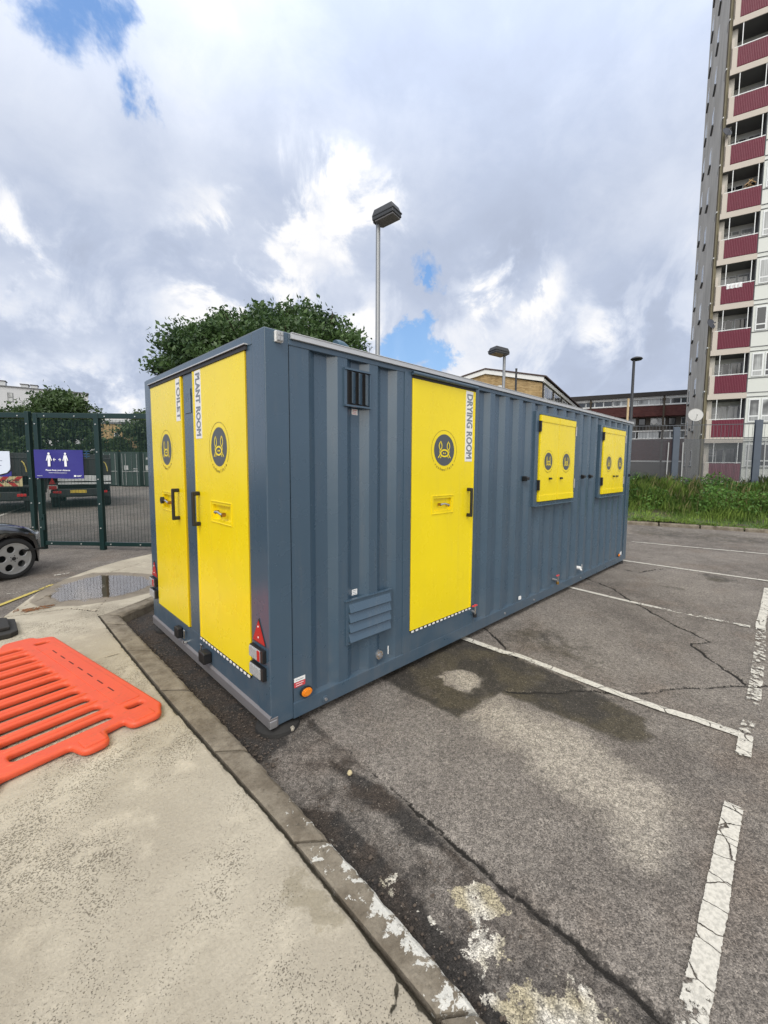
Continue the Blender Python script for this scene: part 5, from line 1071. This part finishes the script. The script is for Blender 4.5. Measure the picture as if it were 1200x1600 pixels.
for k in range(-1, NF - 1):
    if k == 0: continue
    for p in [b0, ovf, led] + fwin + flw:
        if k == -1 and p in fwin[2:]: pass
        c = copy_tree(p, tower); c.location = (0, 0, FH * k)
# things hung on the tower
def dish(name, c, r, face, mount, m, label):
    root = empty(name, tuple(c), label=label, cat='satellite dish'); n = Vector(face).normalized(); a = n.orthogonal().normalized(); b_ = n.cross(a); C_ = Vector(c); mb = MB(); rings = []
    for s in (1, .96, .75, .5, .25, .05): rings.append([tuple(C_ + (a * math.cos(t) + b_ * math.sin(t)) * r * s - n * (1 - s * s) * r * .28) for t in [2 * PI * k / 24 for k in range(24)]])
    rings = [[tuple(Vector(p) - n * .015) for p in rings[0]]] + rings; mb.loft(rings); mb.build('reflector_dish', m, root, smooth=True)
    mb = MB(); q = C_ - n * r * .28; mb.tube([q, q.lerp(Vector(mount), .5), mount], .022, 8); mb.tube([C_ - Vector((0, 0, r * .95)), C_ + n * r * .75 - Vector((0, 0, r * .3))], .012, 6); mb.tube([C_ + n * r * .72 - Vector((0, 0, r * .3)), C_ + n * r * .86 - Vector((0, 0, r * .22))], .035, 8); mb.build('arm', m, root); return root
M_DISHW = vary((.42, .42, .41), .5, .05, 2, name='white_dish'); M_DISHD = vary((.05, .055, .07), .5, .1, 3, name='dark_dish')
dish('satellite_dish', (30.45, 3.11, 5.18), .42, (-.9, -.42, .25), (31.74, 2.98, 4.6), M_DISHW, 'large white satellite dish at the foot of the tower flank')
dish('satellite_dish', (31.35, 2.75, 10.95), .32, (-.5, -.85, .3), (31.72, 2.74, 10.6), M_DISHD, 'lower of the two dark satellite dishes at the tower corner')
dish('satellite_dish', (31.40, 2.62, 22.3), .30, (-.6, -.75, .3), (31.75, 2.66, 21.9), M_DISHD, 'upper of the two dark satellite dishes, high on the tower corner')

TW = Matrix.Translation((31.64, 2.32, 0)) @ Matrix.Rotation(math.radians(14.5), 4, 'Z') @ FU
mb = MB(TW); vs = []
for j in range(7):
    for i in range(19): s = i / 18; vs.append((.16 + .80 * s, 13.28 - (.05 * j if j < 3 else .05 * j + .012 * math.sin(i * 1.1)), .0 - .03 * (j == 0) + .012 * math.sin(i * 1.3) + .008))
mb.add(vs, [(j * 19 + i, (j + 1) * 19 + i, (j + 1) * 19 + i + 1, j * 19 + i + 1) for j in range(6) for i in range(18)]); tag(mb.build('laundry_cloth', M_UPVC), 'white cloth hung over a balcony rail midway up the tower block', 'laundry')
mb = MB(TW); zz_ = 18.76
for a, b_ in (((.75, zz_ + .35, -.3), (1.15, zz_ + .62, -.3)), ((.95, zz_ + .62, -.3), (1.30, zz_ + .38, -.3)), ((.75, zz_ + .35, -.7), (1.15, zz_ + .62, -.7)), ((.95, zz_ + .62, -.7), (1.30, zz_ + .38, -.7)), ((1.05, zz_ + .52, -.3), (1.05, zz_ + .52, -.7)), ((1.0, zz_ - 1.1, -.5), (1.05, zz_ + .52, -.5)), ((.75, zz_ + .35, -.3), (.75, zz_ + .35, -.7)), ((1.30, zz_ + .38, -.3), (1.30, zz_ + .38, -.7))): mb.tube([a, b_], .025, 6)
tag(mb.build('clothes_airer', vary((.50, .33, .16), .7, .1, 5, name='light_wood')), 'pale wooden clothes airer standing on an upper balcony of the tower', 'clothes airer')

# ------------------------------------------------------------------ long low terrace
ter = empty('terrace_block', (53.49, 7.10, 0), math.radians(14.5), label='long flat-roofed three storey terrace with red-brown brick bands and white window strips', cat='apartment block')
TU = FU
def band(name, z0, z1, w, m, u0=-30, u1=12, d=.4): mb = MB(TU); mb.box((u0, z0, -d), (u1, z1, w)); return mb.build(name, m, ter, local=True)
MB(TU).box((-30, 0, -10), (12, 9.9, -1.3)).build('wall', M_BRICKD, ter, local=True)
band('roof_fascia', 9.86, 10.34, .35, M_FASCIA, d=11); band('white_band', 9.58, 9.858, .10, M_WPAINT, d=1.4); band('white_band', 8.84, 8.955, .06, M_WPAINT, d=1.5)
band('brick_band', 7.66, 8.838, .0, M_BRICKR, d=1.5); band('white_band', 5.90, 6.02, .06, M_WPAINT, d=1.5); band('white_band', 5.02, 5.12, .04, M_WPAINT, d=1.5); band('brick_band', 2.6, 5.018, .0, M_BRICKR, d=1.5); band('plinth', 0, 2.4, -.02, M_BRICKD, d=1.5); band('white_band', 2.42, 2.58, .02, M_WPAINT, d=1.5)
def strip_window(u0, u1, z0, z1, w, n, m=M_GLASS):
    mb = MB(TU); mb.box((u0, z0, w - .08), (u1, z1, w)); s = (u1 - u0) / n
    for i in range(n): mb.box((u0 + s * i + .06, z0 + .06, w), (u0 + s * (i + 1) - .06, z1 - .05, w + .01), 1)
    return mb.build('window', [M_UPVC, m], ter, local=True)
u = -29.5; i = 0
while u < 8:
    wd2 = (2.3, 3.0, 2.6)[i % 3]; strip_window(u, u + wd2 * .98, 8.958, 9.578, -.06, 3 if wd2 > 2.4 else 2); strip_window(u + .2, u + wd2 - .02, 5.122, 5.898, -.06, 3 if wd2 > 2.4 else 2); u += wd2; i += 1
for i in range(11):
    u = -29 + 3.05 * i; strip_window(u + .2, u + 1.7, 6.75, 7.55, -1.22, 2)
    mb = MB(TU); mb.box((u + 2.0, 5.95, -1.29), (u + 2.75, 7.55, -1.22)); mb.box((u + 2.08, 6.8, -1.22), (u + 2.67, 7.45, -1.21), 1); mb.build('door', [M_FASCIA, M_DGLASS], ter, local=True)
for u in (-3.15, -10.85, -18.6): mb = MB(TU); mb.box((u - .09, 0, .05), (u + .09, 9.86, .22)); mb.box((u - .16, 9.4, .05), (u + .16, 9.6, .26)); mb.build('downpipe', M_BROWNP, ter, local=True)
mb = MB(TU); mb.tube([(-4.2, 6.9, -.2), (-4.2, 6.9, .05)], .03, 6); mb.disc((-4.05, 7.0), .32, .05, .09, 16); mb.build('wall_dish', M_DISHW, ter, local=True)

# ------------------------------------------------------------------ gabled brick house block
gab = empty('gabled_building', (27.0, 11.94, 0), math.radians(14.5), label='yellow brick building with a shallow white-edged gable behind the cabin roof', cat='building')
DEP = 19.0; ya, yb, ym = -.0, 8.6, 4.26; ze, zr = 8.02, 8.98
mb = MB(); P = [(0, 0), (8.6, 0), (8.6, ze - .28), (ym, zr - .20), (0, ze - .28)]
mb.prism(P, 0, DEP, 0, Matrix(((0, 0, 1, 0), (1, 0, 0, 0), (0, 1, 0, 0), (0, 0, 0, 1)))); mb.build('wall', M_BRICKY, gab, local=True)
X2 = Matrix(((0, 0, 1, 0), (1, 0, 0, 0), (0, 1, 0, 0), (0, 0, 0, 1)))
mb = MB(X2); mb.prism([(-.12, ze - .20), (ym, zr - .22), (8.72, ze - .20), (8.72, ze + .08), (ym, zr + .10), (-.12, ze + .12)], -.14, -.02); mb.build('barge_board', M_WPAINT, gab, local=True)
mb = MB(X2); mb.prism([(-.30, ze + .10), (ym, zr + .115), (8.9, ze + .08), (8.9, ze + .16), (ym, zr + .20), (-.30, ze + .19)], -.20, DEP + .2); mb.build('roof', vary((.07, .045, .04), .8, .2, 1, name='roof_felt'), gab, local=True)
GU = FU @ Matrix.Identity(4); GS = frame((0, 0, 0), (1, 0, 0))
mb = MB(GS); mb.box((.0, ze - .24, .02), (DEP, ze + .02, .16)); mb.build('side_fascia', M_WPAINT, gab, local=True)
mb = MB(GS); mb.box((.02, 5.0, .0), (DEP, ze - .27, .012)); mb.build('side_cladding', M_BRICKD, gab, local=True)
for i in range(5):
    u = .5 + 3.7 * i; mb = MB(GS); mb.box((u, 6.75, .012), (u + 2.9, 7.68, .05))
    for q in range(4): mb.box((u + .07 + q * .71, 6.82, .05), (u + .68 + q * .71, 7.60, .056), 1)
    mb.build('window', [M_UPVC, M_GLASS], gab, local=True)
for u in (.1, 3.55, 7.3, 11.0): mb = MB(GS); mb.tube([(u, 0, .07), (u, ze - .25, .07)], .045, 8); mb.build('downpipe', M_FASCIA, gab, local=True)
q = Matrix.Translation((27.0, 11.94, 0)) @ Matrix.Rotation(math.radians(14.5), 4, 'Z') @ Vector((-.35, 3.0, 7.45))
dish('satellite_dish', tuple(q), .36, (-.75, -.6, .25), tuple(q + Vector((.4, .05, -.2))), M_DISHW, 'white satellite dish on the yellow brick gable, behind the shorter floodlight post')

# ------------------------------------------------------------------ far buildings beyond the yard
M_RENDERW = vary((.50, .51, .52), .8, .04, .2, name='pale_render')
fb_ = math.atan2(95.9 - 97.5, 13.7 - 2.23)
far = empty('white_apartment_block', (2.23, 97.5, 0), fb_, label='pale grey flat-roofed block above the trees at the left', cat='apartment block')
mb = MB(); mb.box((-22, 0, 0), (11.6, 14, 14.1)); mb.build('wall', M_RENDERW, far, local=True)
mb = MB(); mb.box((-22.1, -.15, 14.1), (11.7, 14.1, 14.28)); mb.build('parapet', M_CONCD, far, local=True)
F2 = frame((0, 0, 0), (1, 0, 0))
for u in (-18.5, -14.5, -10.5, -6.4, -2.6, .8, 3.62, 7.6):
    for z in (11.6, 8.6, 5.6): mb = MB(F2); mb.box((u, z, 0), (u + .72, z + 1.55, .03)); mb.box((u + .08, z + .1, .03), (u + .64, z + .7, .04), 1); mb.box((u + .08, z + .8, .03), (u + .64, z + 1.47, .04), 1); mb.build('window', [M_CONCD, M_GLASS], far, local=True)
for a, b_, h in ((2.4, 3.4, .75), (3.7, 4.6, .75), (-.9, .5, 1.0)): mb = MB(); mb.box((a, 1.5, 14.2), (b_, 3.5, 14.2 + h)); mb.box((a - .1, 1.4, 14.2 + h), (b_ + .1, 3.6, 14.3 + h), 1); mb.build('roof_plant', [M_RENDERW, M_FASCIA], far, local=True)
b2 = empty('brick_house', (11.0, 72.8, 0), math.radians(-46), label='brown brick building seen through the gate mesh between the trees', cat='building')
mb = MB(); mb.box((0, 0, 0), (3.6, 6, 7.1)); mb.build('wall', M_BRICKY, b2, local=True); mb = MB(); mb.box((-.1, -.1, 7.1), (3.7, 6.1, 7.35)); mb.build('roof', M_CONCD, b2, local=True)
for z in (1.6, 4.6): mb = MB(); mb.box((2.5, -.03, z), (3.2, .0, z + 1.3)); mb.box((2.58, -.04, z + .08), (3.12, -.03, z + 1.22), 1); mb.build('window', [M_UPVC, M_GLASS], b2, local=True)
b3 = empty('pale_house', (12.2, 80.0, 0), math.radians(-46), label='pale building standing behind the brown brick one beyond the gate', cat='building')
mb = MB(); mb.box((-2, 0, 0), (9, 6, 8.6)); mb.build('wall', M_RENDERW, b3, local=True); mb = MB(); mb.box((-2.1, -.1, 8.6), (9.1, 6.1, 8.8)); mb.build('roof', M_FASCIA, b3, local=True)
mb = MB(); mb.box((3.2, -.03, 7.1), (4.6, .0, 8.1)); mb.box((3.3, -.04, 7.2), (4.5, -.03, 8.0), 1); mb.build('window', [M_UPVC, M_GLASS], b3, local=True)

# ------------------------------------------------------------------ yard: dark green stores
M_DGREEN = vary((.022, .045, .038), .55, .2, 2, name='dark_green_steel')
for k, lb in enumerate(('dark green steel store seen through the gate, left of three', 'dark green steel store seen through the gate, middle of three', 'dark green steel store nearest the cabin corner, right of three')):
    T = frame((4.9 + .98 * k, 34.85 - 1.03 * k - (.5 if k == 1 else 0), 0), (.69, -.724, 0)); r = empty('steel_store', tuple(T @ Vector((.6, 0, -1.5))), label=lb, cat='store', group='steel stores in the yard')
    mb = MB(T); mb.box((0, .05, -3), (1.28, 2.42, 0)); mb.box((-.03, 0, -3.03), (.04, 2.46, .03)); mb.box((1.24, 0, -3.03), (1.31, 2.46, .03)); mb.box((0, 2.36, -3.02), (1.28, 2.48, .02)); mb.build('body', M_DGREEN, r)
    for u in (.10, .34, .78, 1.14): mb = MB(T); mb.tube([(u, .1, .05), (u, 2.35, .05)], .014, 6); mb.build('lock_rod', M_PALEP, r)
    for (u, z, w_, h_) in (((.45, 1.15, .28, .36), (.50, 1.95, .2, .14)) if k != 1 else ((.2, 1.2, .3, .3), (.86, 1.25, .3, .06), (.86, 1.1, .3, .05))): mb = MB(T); mb.box((u, z, .005), (u + w_, z + h_, .012)); mb.build('placard', M_PALEP, r)
    MB(T).box((.02, 1.05, .0), (1.26, 1.09, .02)).build('door_bar', M_PALEP, r)
# tippers parked tail to the gate
M_TBLACK = vary((.016, .020, .022), .4, .25, 3, name='black_truck_paint'); M_TWHITE = vary((.50, .52, .52), .4, .08, 4, name='white_tailboard'); M_PLATE = vary((.52, .38, .05), .4, .05, 9, name='yellow_plate'); M_TYRE = vary((.018, .018, .019), .85, .15, 9, bump=.3, name='tyre_rubber'); M_RIMS = vary((.42, .425, .43), .38, .1, 9, metal=.6, name='alloy'); M_YSTRAP = vary((.55, .45, .12), .6, .1, 9, name='yellow_strap'); M_RACK = vary((.03, .10, .24), .5, .15, 6, name='blue_rack'); M_CHEV = vary((.55, .48, .26), .5, .06, 5, name='reflective_cream'); M_CHEVR = vary((.42, .02, .02), .5, .06, 5, name='reflective_red')
def tipper(org, label, tail):
    T = frame(org, (.985, -.174, 0)) @ Matrix.Diagonal((.93, .93, 1, 1)); r = empty('tipper_truck', tuple(T @ Vector((1.05, 0, -2.4))), label=label, cat='truck', group='tipper trucks parked behind the gate')
    mb = MB(T); mb.box((.06, .45, -4.9), (2.04, .62, -.05)); mb.box((.3, .50, -.2), (1.8, .80, .0)); mb.build('chassis', M_TBLACK, r, bevel=.02)
    mb = MB(T); mb.box((.0, .95, -3.2), (2.1, 1.05, .0)); mb.box((.0, 1.05, -3.2), (.06, 2.02, .0)); mb.box((2.04, 1.05, -3.2), (2.1, 2.02, .0)); mb.box((.0, 1.05, -3.2), (2.1, 2.25, -3.14)); mb.box((.02, 1.36, -.06), (2.08, 2.02, .0)); mb.box((-.02, 2.0, -3.2), (2.12, 2.06, .02))
    for u in (.3, .8, 1.3, 1.8): mb.box((u, 1.36, 0), (u + .05, 2.0, .02))
    mb.build('tipper_body', M_TBLACK, r, bevel=.01)
    mb = MB(T)
    if tail == 'white':
        mb.box((.35, .98, .0), (2.08, 1.06, .03)); mb.box((.35, 1.11, .0), (2.08, 1.35, .02)); mb.build('tailboard', M_TWHITE, r)
        mb = MB(T); mb.prism([(.07, 1.0), (.27, 1.0), (.17, 1.26)], .02, .03); mb.box((.06, .78, .0), (.30, .92, .02)); mb.build('warning_triangle', M_RED, r)
        mb = MB(T)
        for u in (.1, .5, .9, 1.3): mb.box((u - .02, 2.05, -.1), (u + .02, 2.35, -.06))
        for z in (2.12, 2.24, 2.34): mb.box((.05, z, -.1), (1.40, z + .03, -.06))
        mb.build('rack', M_RACK, r)
    else:
        mb.box((.05, 1.0, .0), (1.86, 1.36, .02)); 
        for i in range(5):
            for hh, s in ((1.0, 1), (1.18, -1)): 
                u = .1 + i * .37; mb.prism([(u, hh + .005), (u + .16, hh + .005), (u + .16 + s * -.14 + (.0 if s < 0 else 0), hh + .175), (u + s * -.14, hh + .175)], .021, .024, 1) if i or s < 0 else None
        mb.text('MAINTENANCE', .17, Matrix.Translation((.98, 1.18, .026)), 2, bold=.004, w=1.55, ext=.001); mb.build('chevron_board', [M_CHEV, M_CHEVR, M_TBLACK], r)
    mb = MB(T); mb.tube([(1.86, 1.92, .03), (1.92, 1.85, .04), (1.96, 1.70, .04), (1.98, 1.52, .03)], .018, 8); mb.build('grab_strap', M_YSTRAP, r, smooth=True)
    for u in (.18, 1.68): mb = MB(T); mb.box((u, .62, .0), (u + .26, .72, .04)); mb.build('tail_light', M_RED, r, bevel=.008)
    mb = MB(T); mb.box((.72, .62, .01), (1.24, .745, .02)); mb.text('BD19', .10, Matrix.Translation((.98, .683, .0205)), 1, bold=.002) if 0 else None; mb.build('number_plate', M_PLATE, r)
    for w_ in (-.9, -3.9):
        for u in (.18, 1.92):
            mb = MB(T @ Matrix.Translation((u, .38, w_)) @ Matrix.Rotation(PI / 2, 4, 'Y')); n = 28
            mb.loft([[(rr * math.cos(2 * PI * k / n), rr * math.sin(2 * PI * k / n), z) for k in range(n)] for rr, z in ((.24, -.13), (.35, -.13), (.38, -.09), (.38, .09), (.35, .13), (.24, .13))]); wl = mb.build('wheel', M_TYRE, r, smooth=True)
    mb = MB(T); mb.loft([[(u, z, w_) for u, z in ((.06, .6), (2.04, .6), (2.04, 1.4), (1.92, hh), (.18, hh), (.06, 1.4))] for w_, hh in ((-3.3, 2.15), (-4.2, 2.18), (-4.75, 1.5), (-5.2, 1.25))]); mb.build('cab', M_TBLACK, r, bevel=.03)
    mb = MB(T); mb.box((.3, 1.5, -3.31), (1.8, 2.0, -3.29)); mb.build('cab_window', M_DGLASS, r)
tipper((.51, 18.13, 0), 'black tipper truck with a white tailboard, blue rack and yellow plate behind the blue sign', 'white')
tipper((-1.90, 17.24, 0), 'black tipper truck with a red and cream MAINTENANCE board at the left edge', 'chevron')

# ------------------------------------------------------------------ black car
car = empty('parked_car', (-1.35, 6.99, 0), math.radians(30), label='black car with silver alloy wheels, nose just entering the left edge', cat='car')
M_CARP = vary((.006, .007, .010), .12, .1, 2, rv=.03, spec=.7, coat=1.0, name='black_car_paint')
def car_body():
    xs = [-3.45, -3.35, -3.15, -2.98, -2.86, -2.7, -2.6, -2.5, -2.34, -2.22, -2.0, -1.6, -1.1, -.75, -.5, -.40, -.36, -.30, -.2, -.1, 0, .1, .2, .30, .36, .42, .50, .58, .64, .68]
    rings = []
    for x in xs:
        hw = .86
        if x > .10: hw = .86 - .62 * ((x - .10) / .60) ** 2.4
        if x < -3.0: hw = .86 - .25 * ((-3.0 - x) / .45) ** 2
        zb = .17
        for wx in (0, -2.6):
            if abs(x - wx) < .372: zb = max(zb, .315 + math.sqrt(.372 ** 2 - (x - wx) ** 2) - .01)
        zt = np.interp(x, [-3.45, -3.3, -2.9, -.7, -.3, .2, .5, .64, .68], [.62, .92, .96, .94, .90, .80, .69, .58, .46]); zs = zt - .09
        zb2 = min(zb, zs - .06); zm = max((zb2 + zs) / 2, zb2 + .02)
        half = [(hw * .55, min(.17, zb2)), (hw * .80, zb2 - .0 if zb2 < .2 else .25), (hw * .965, zb2), (hw, zm), (hw * .985, zs), (hw * .88, zt - .02), (hw * .5, zt + .015), (0, zt + .025)]
        if zb2 > .2: half[0] = (hw * .55, .22); half[1] = (hw * .60, zb2 - .02)
        ring = [(x, -a, z_) for a, z_ in half] + [(x, a, z_) for a, z_ in half[-2::-1]]; rings.append(ring)
    mb = MB(); mb.loft(rings); o = mb.build('body', M_CARP, car, local=True, smooth=True); return o
body = car_body()
mb = MB(); rings = []
for x, hw, z0_, z1_ in ((-3.35, .62, .94, .95), (-3.0, .66, .95, 1.28), (-2.5, .62, .95, 1.42), (-1.7, .60, .95, 1.44), (-1.2, .60, .93, 1.38), (-.55, .70, .90, .93)):
    rings.append([(x, -hw - .1 * (1 if z1_ > 1 else 0), z0_), (x, -hw + .02, z1_ - .03), (x, -hw * .7, z1_), (x, hw * .7, z1_), (x, hw - .02, z1_ - .03), (x, hw + .1 * (1 if z1_ > 1 else 0), z0_)])
mb.loft(rings); mb.build('windows', M_DGLASS, car, local=True, smooth=True)
mb = MB(); mb.box((-2.7, -.42, 1.425), (-1.5, .42, 1.462)); mb.build('roof', M_CARP, car, local=True, bevel=.02)
def wheel(x, y, s):
    T = Matrix.Translation((x, y, .315)) @ Matrix.Rotation(PI / 2 * s, 4, 'X'); n = 40      # local +z points to the outside
    mb = MB(T); mb.loft([[(rr * math.cos(2 * PI * k / n), rr * math.sin(2 * PI * k / n), z) for k in range(n)] for rr, z in ((.215, -.16), (.285, -.17), (.312, -.14), (.315, -.02), (.305, .015), (.285, .028), (.245, .028), (.232, .018))], cap=False); tyre = mb.build('wheel', M_TYRE, car, local=True, smooth=True)
    mb = MB(T); R_ = .238
    mb.loft([[(rr * math.cos(2 * PI * k / n), rr * math.sin(2 * PI * k / n), z) for k in range(n)] for rr, z in ((R_, .0), (R_, .026), (R_ * .93, .024), (R_ * .90, -.01), (R_ * .90, -.12))], cap=False, m=0)
    ring = lambda cx, cy, rx, ry, ro, n_=26: [(cx + rx * math.cos(t) * math.cos(ro) - ry * math.sin(t) * math.sin(ro), cy + rx * math.cos(t) * math.sin(ro) + ry * math.sin(t) * math.cos(ro)) for t in [2 * PI * k / n_ for k in range(n_)]]
    holes = [ring(.145 * math.cos(a), .145 * math.sin(a), .060, .058, a)[::-1] for a in [2 * PI * i / 5 + .5 for i in range(5)]]
    fm = plate2d([ring(0, 0, .222, .222, 0, 48)] + holes, .004, .008); mb.add([(v.co.x, v.co.y, v.co.z + .006) for v in fm.vertices], [tuple(p_.vertices) for p_ in fm.polygons]); bpy.data.meshes.remove(fm)
    mb.disc((0, 0), .062, -.01, .022, 24); mb.disc((0, 0), .028, .022, .028, 20, 1)
    for i in range(5): a = 2 * PI * i / 5; mb.disc((.045 * math.cos(a), .045 * math.sin(a)), .008, .022, .0225, 10, 1)
    mb.build('rim', [M_RIMS, M_TYRE], tyre, local=True, smooth=True)
    mb = MB(T); mb.disc((0, 0), .21, -.13, -.09, 30); mb.build('brake_disc', M_TBLACK, tyre, local=True)
for x in (0, -2.6):
    for y, s in ((-.80, 1), (.80, -1)): wheel(x, y, s)
mb = MB(); mb.loft([[(x, -hw_ * k, z) for k, z in ((.95, .655), (1.0, .64), (1.012, .60), (1.0, .555), (.95, .55))] for x, hw_ in ((.34, .80), (.40, .745), (.48, .655), (.56, .535), (.62, .42))]); mb.build('headlight', M_CLEAR, car, local=True, smooth=True)
mb = MB(); mb.box((.10, -.87, .40), (.40, -.862, .43)); mb.build('side_trim', M_BLACK, car, local=True)
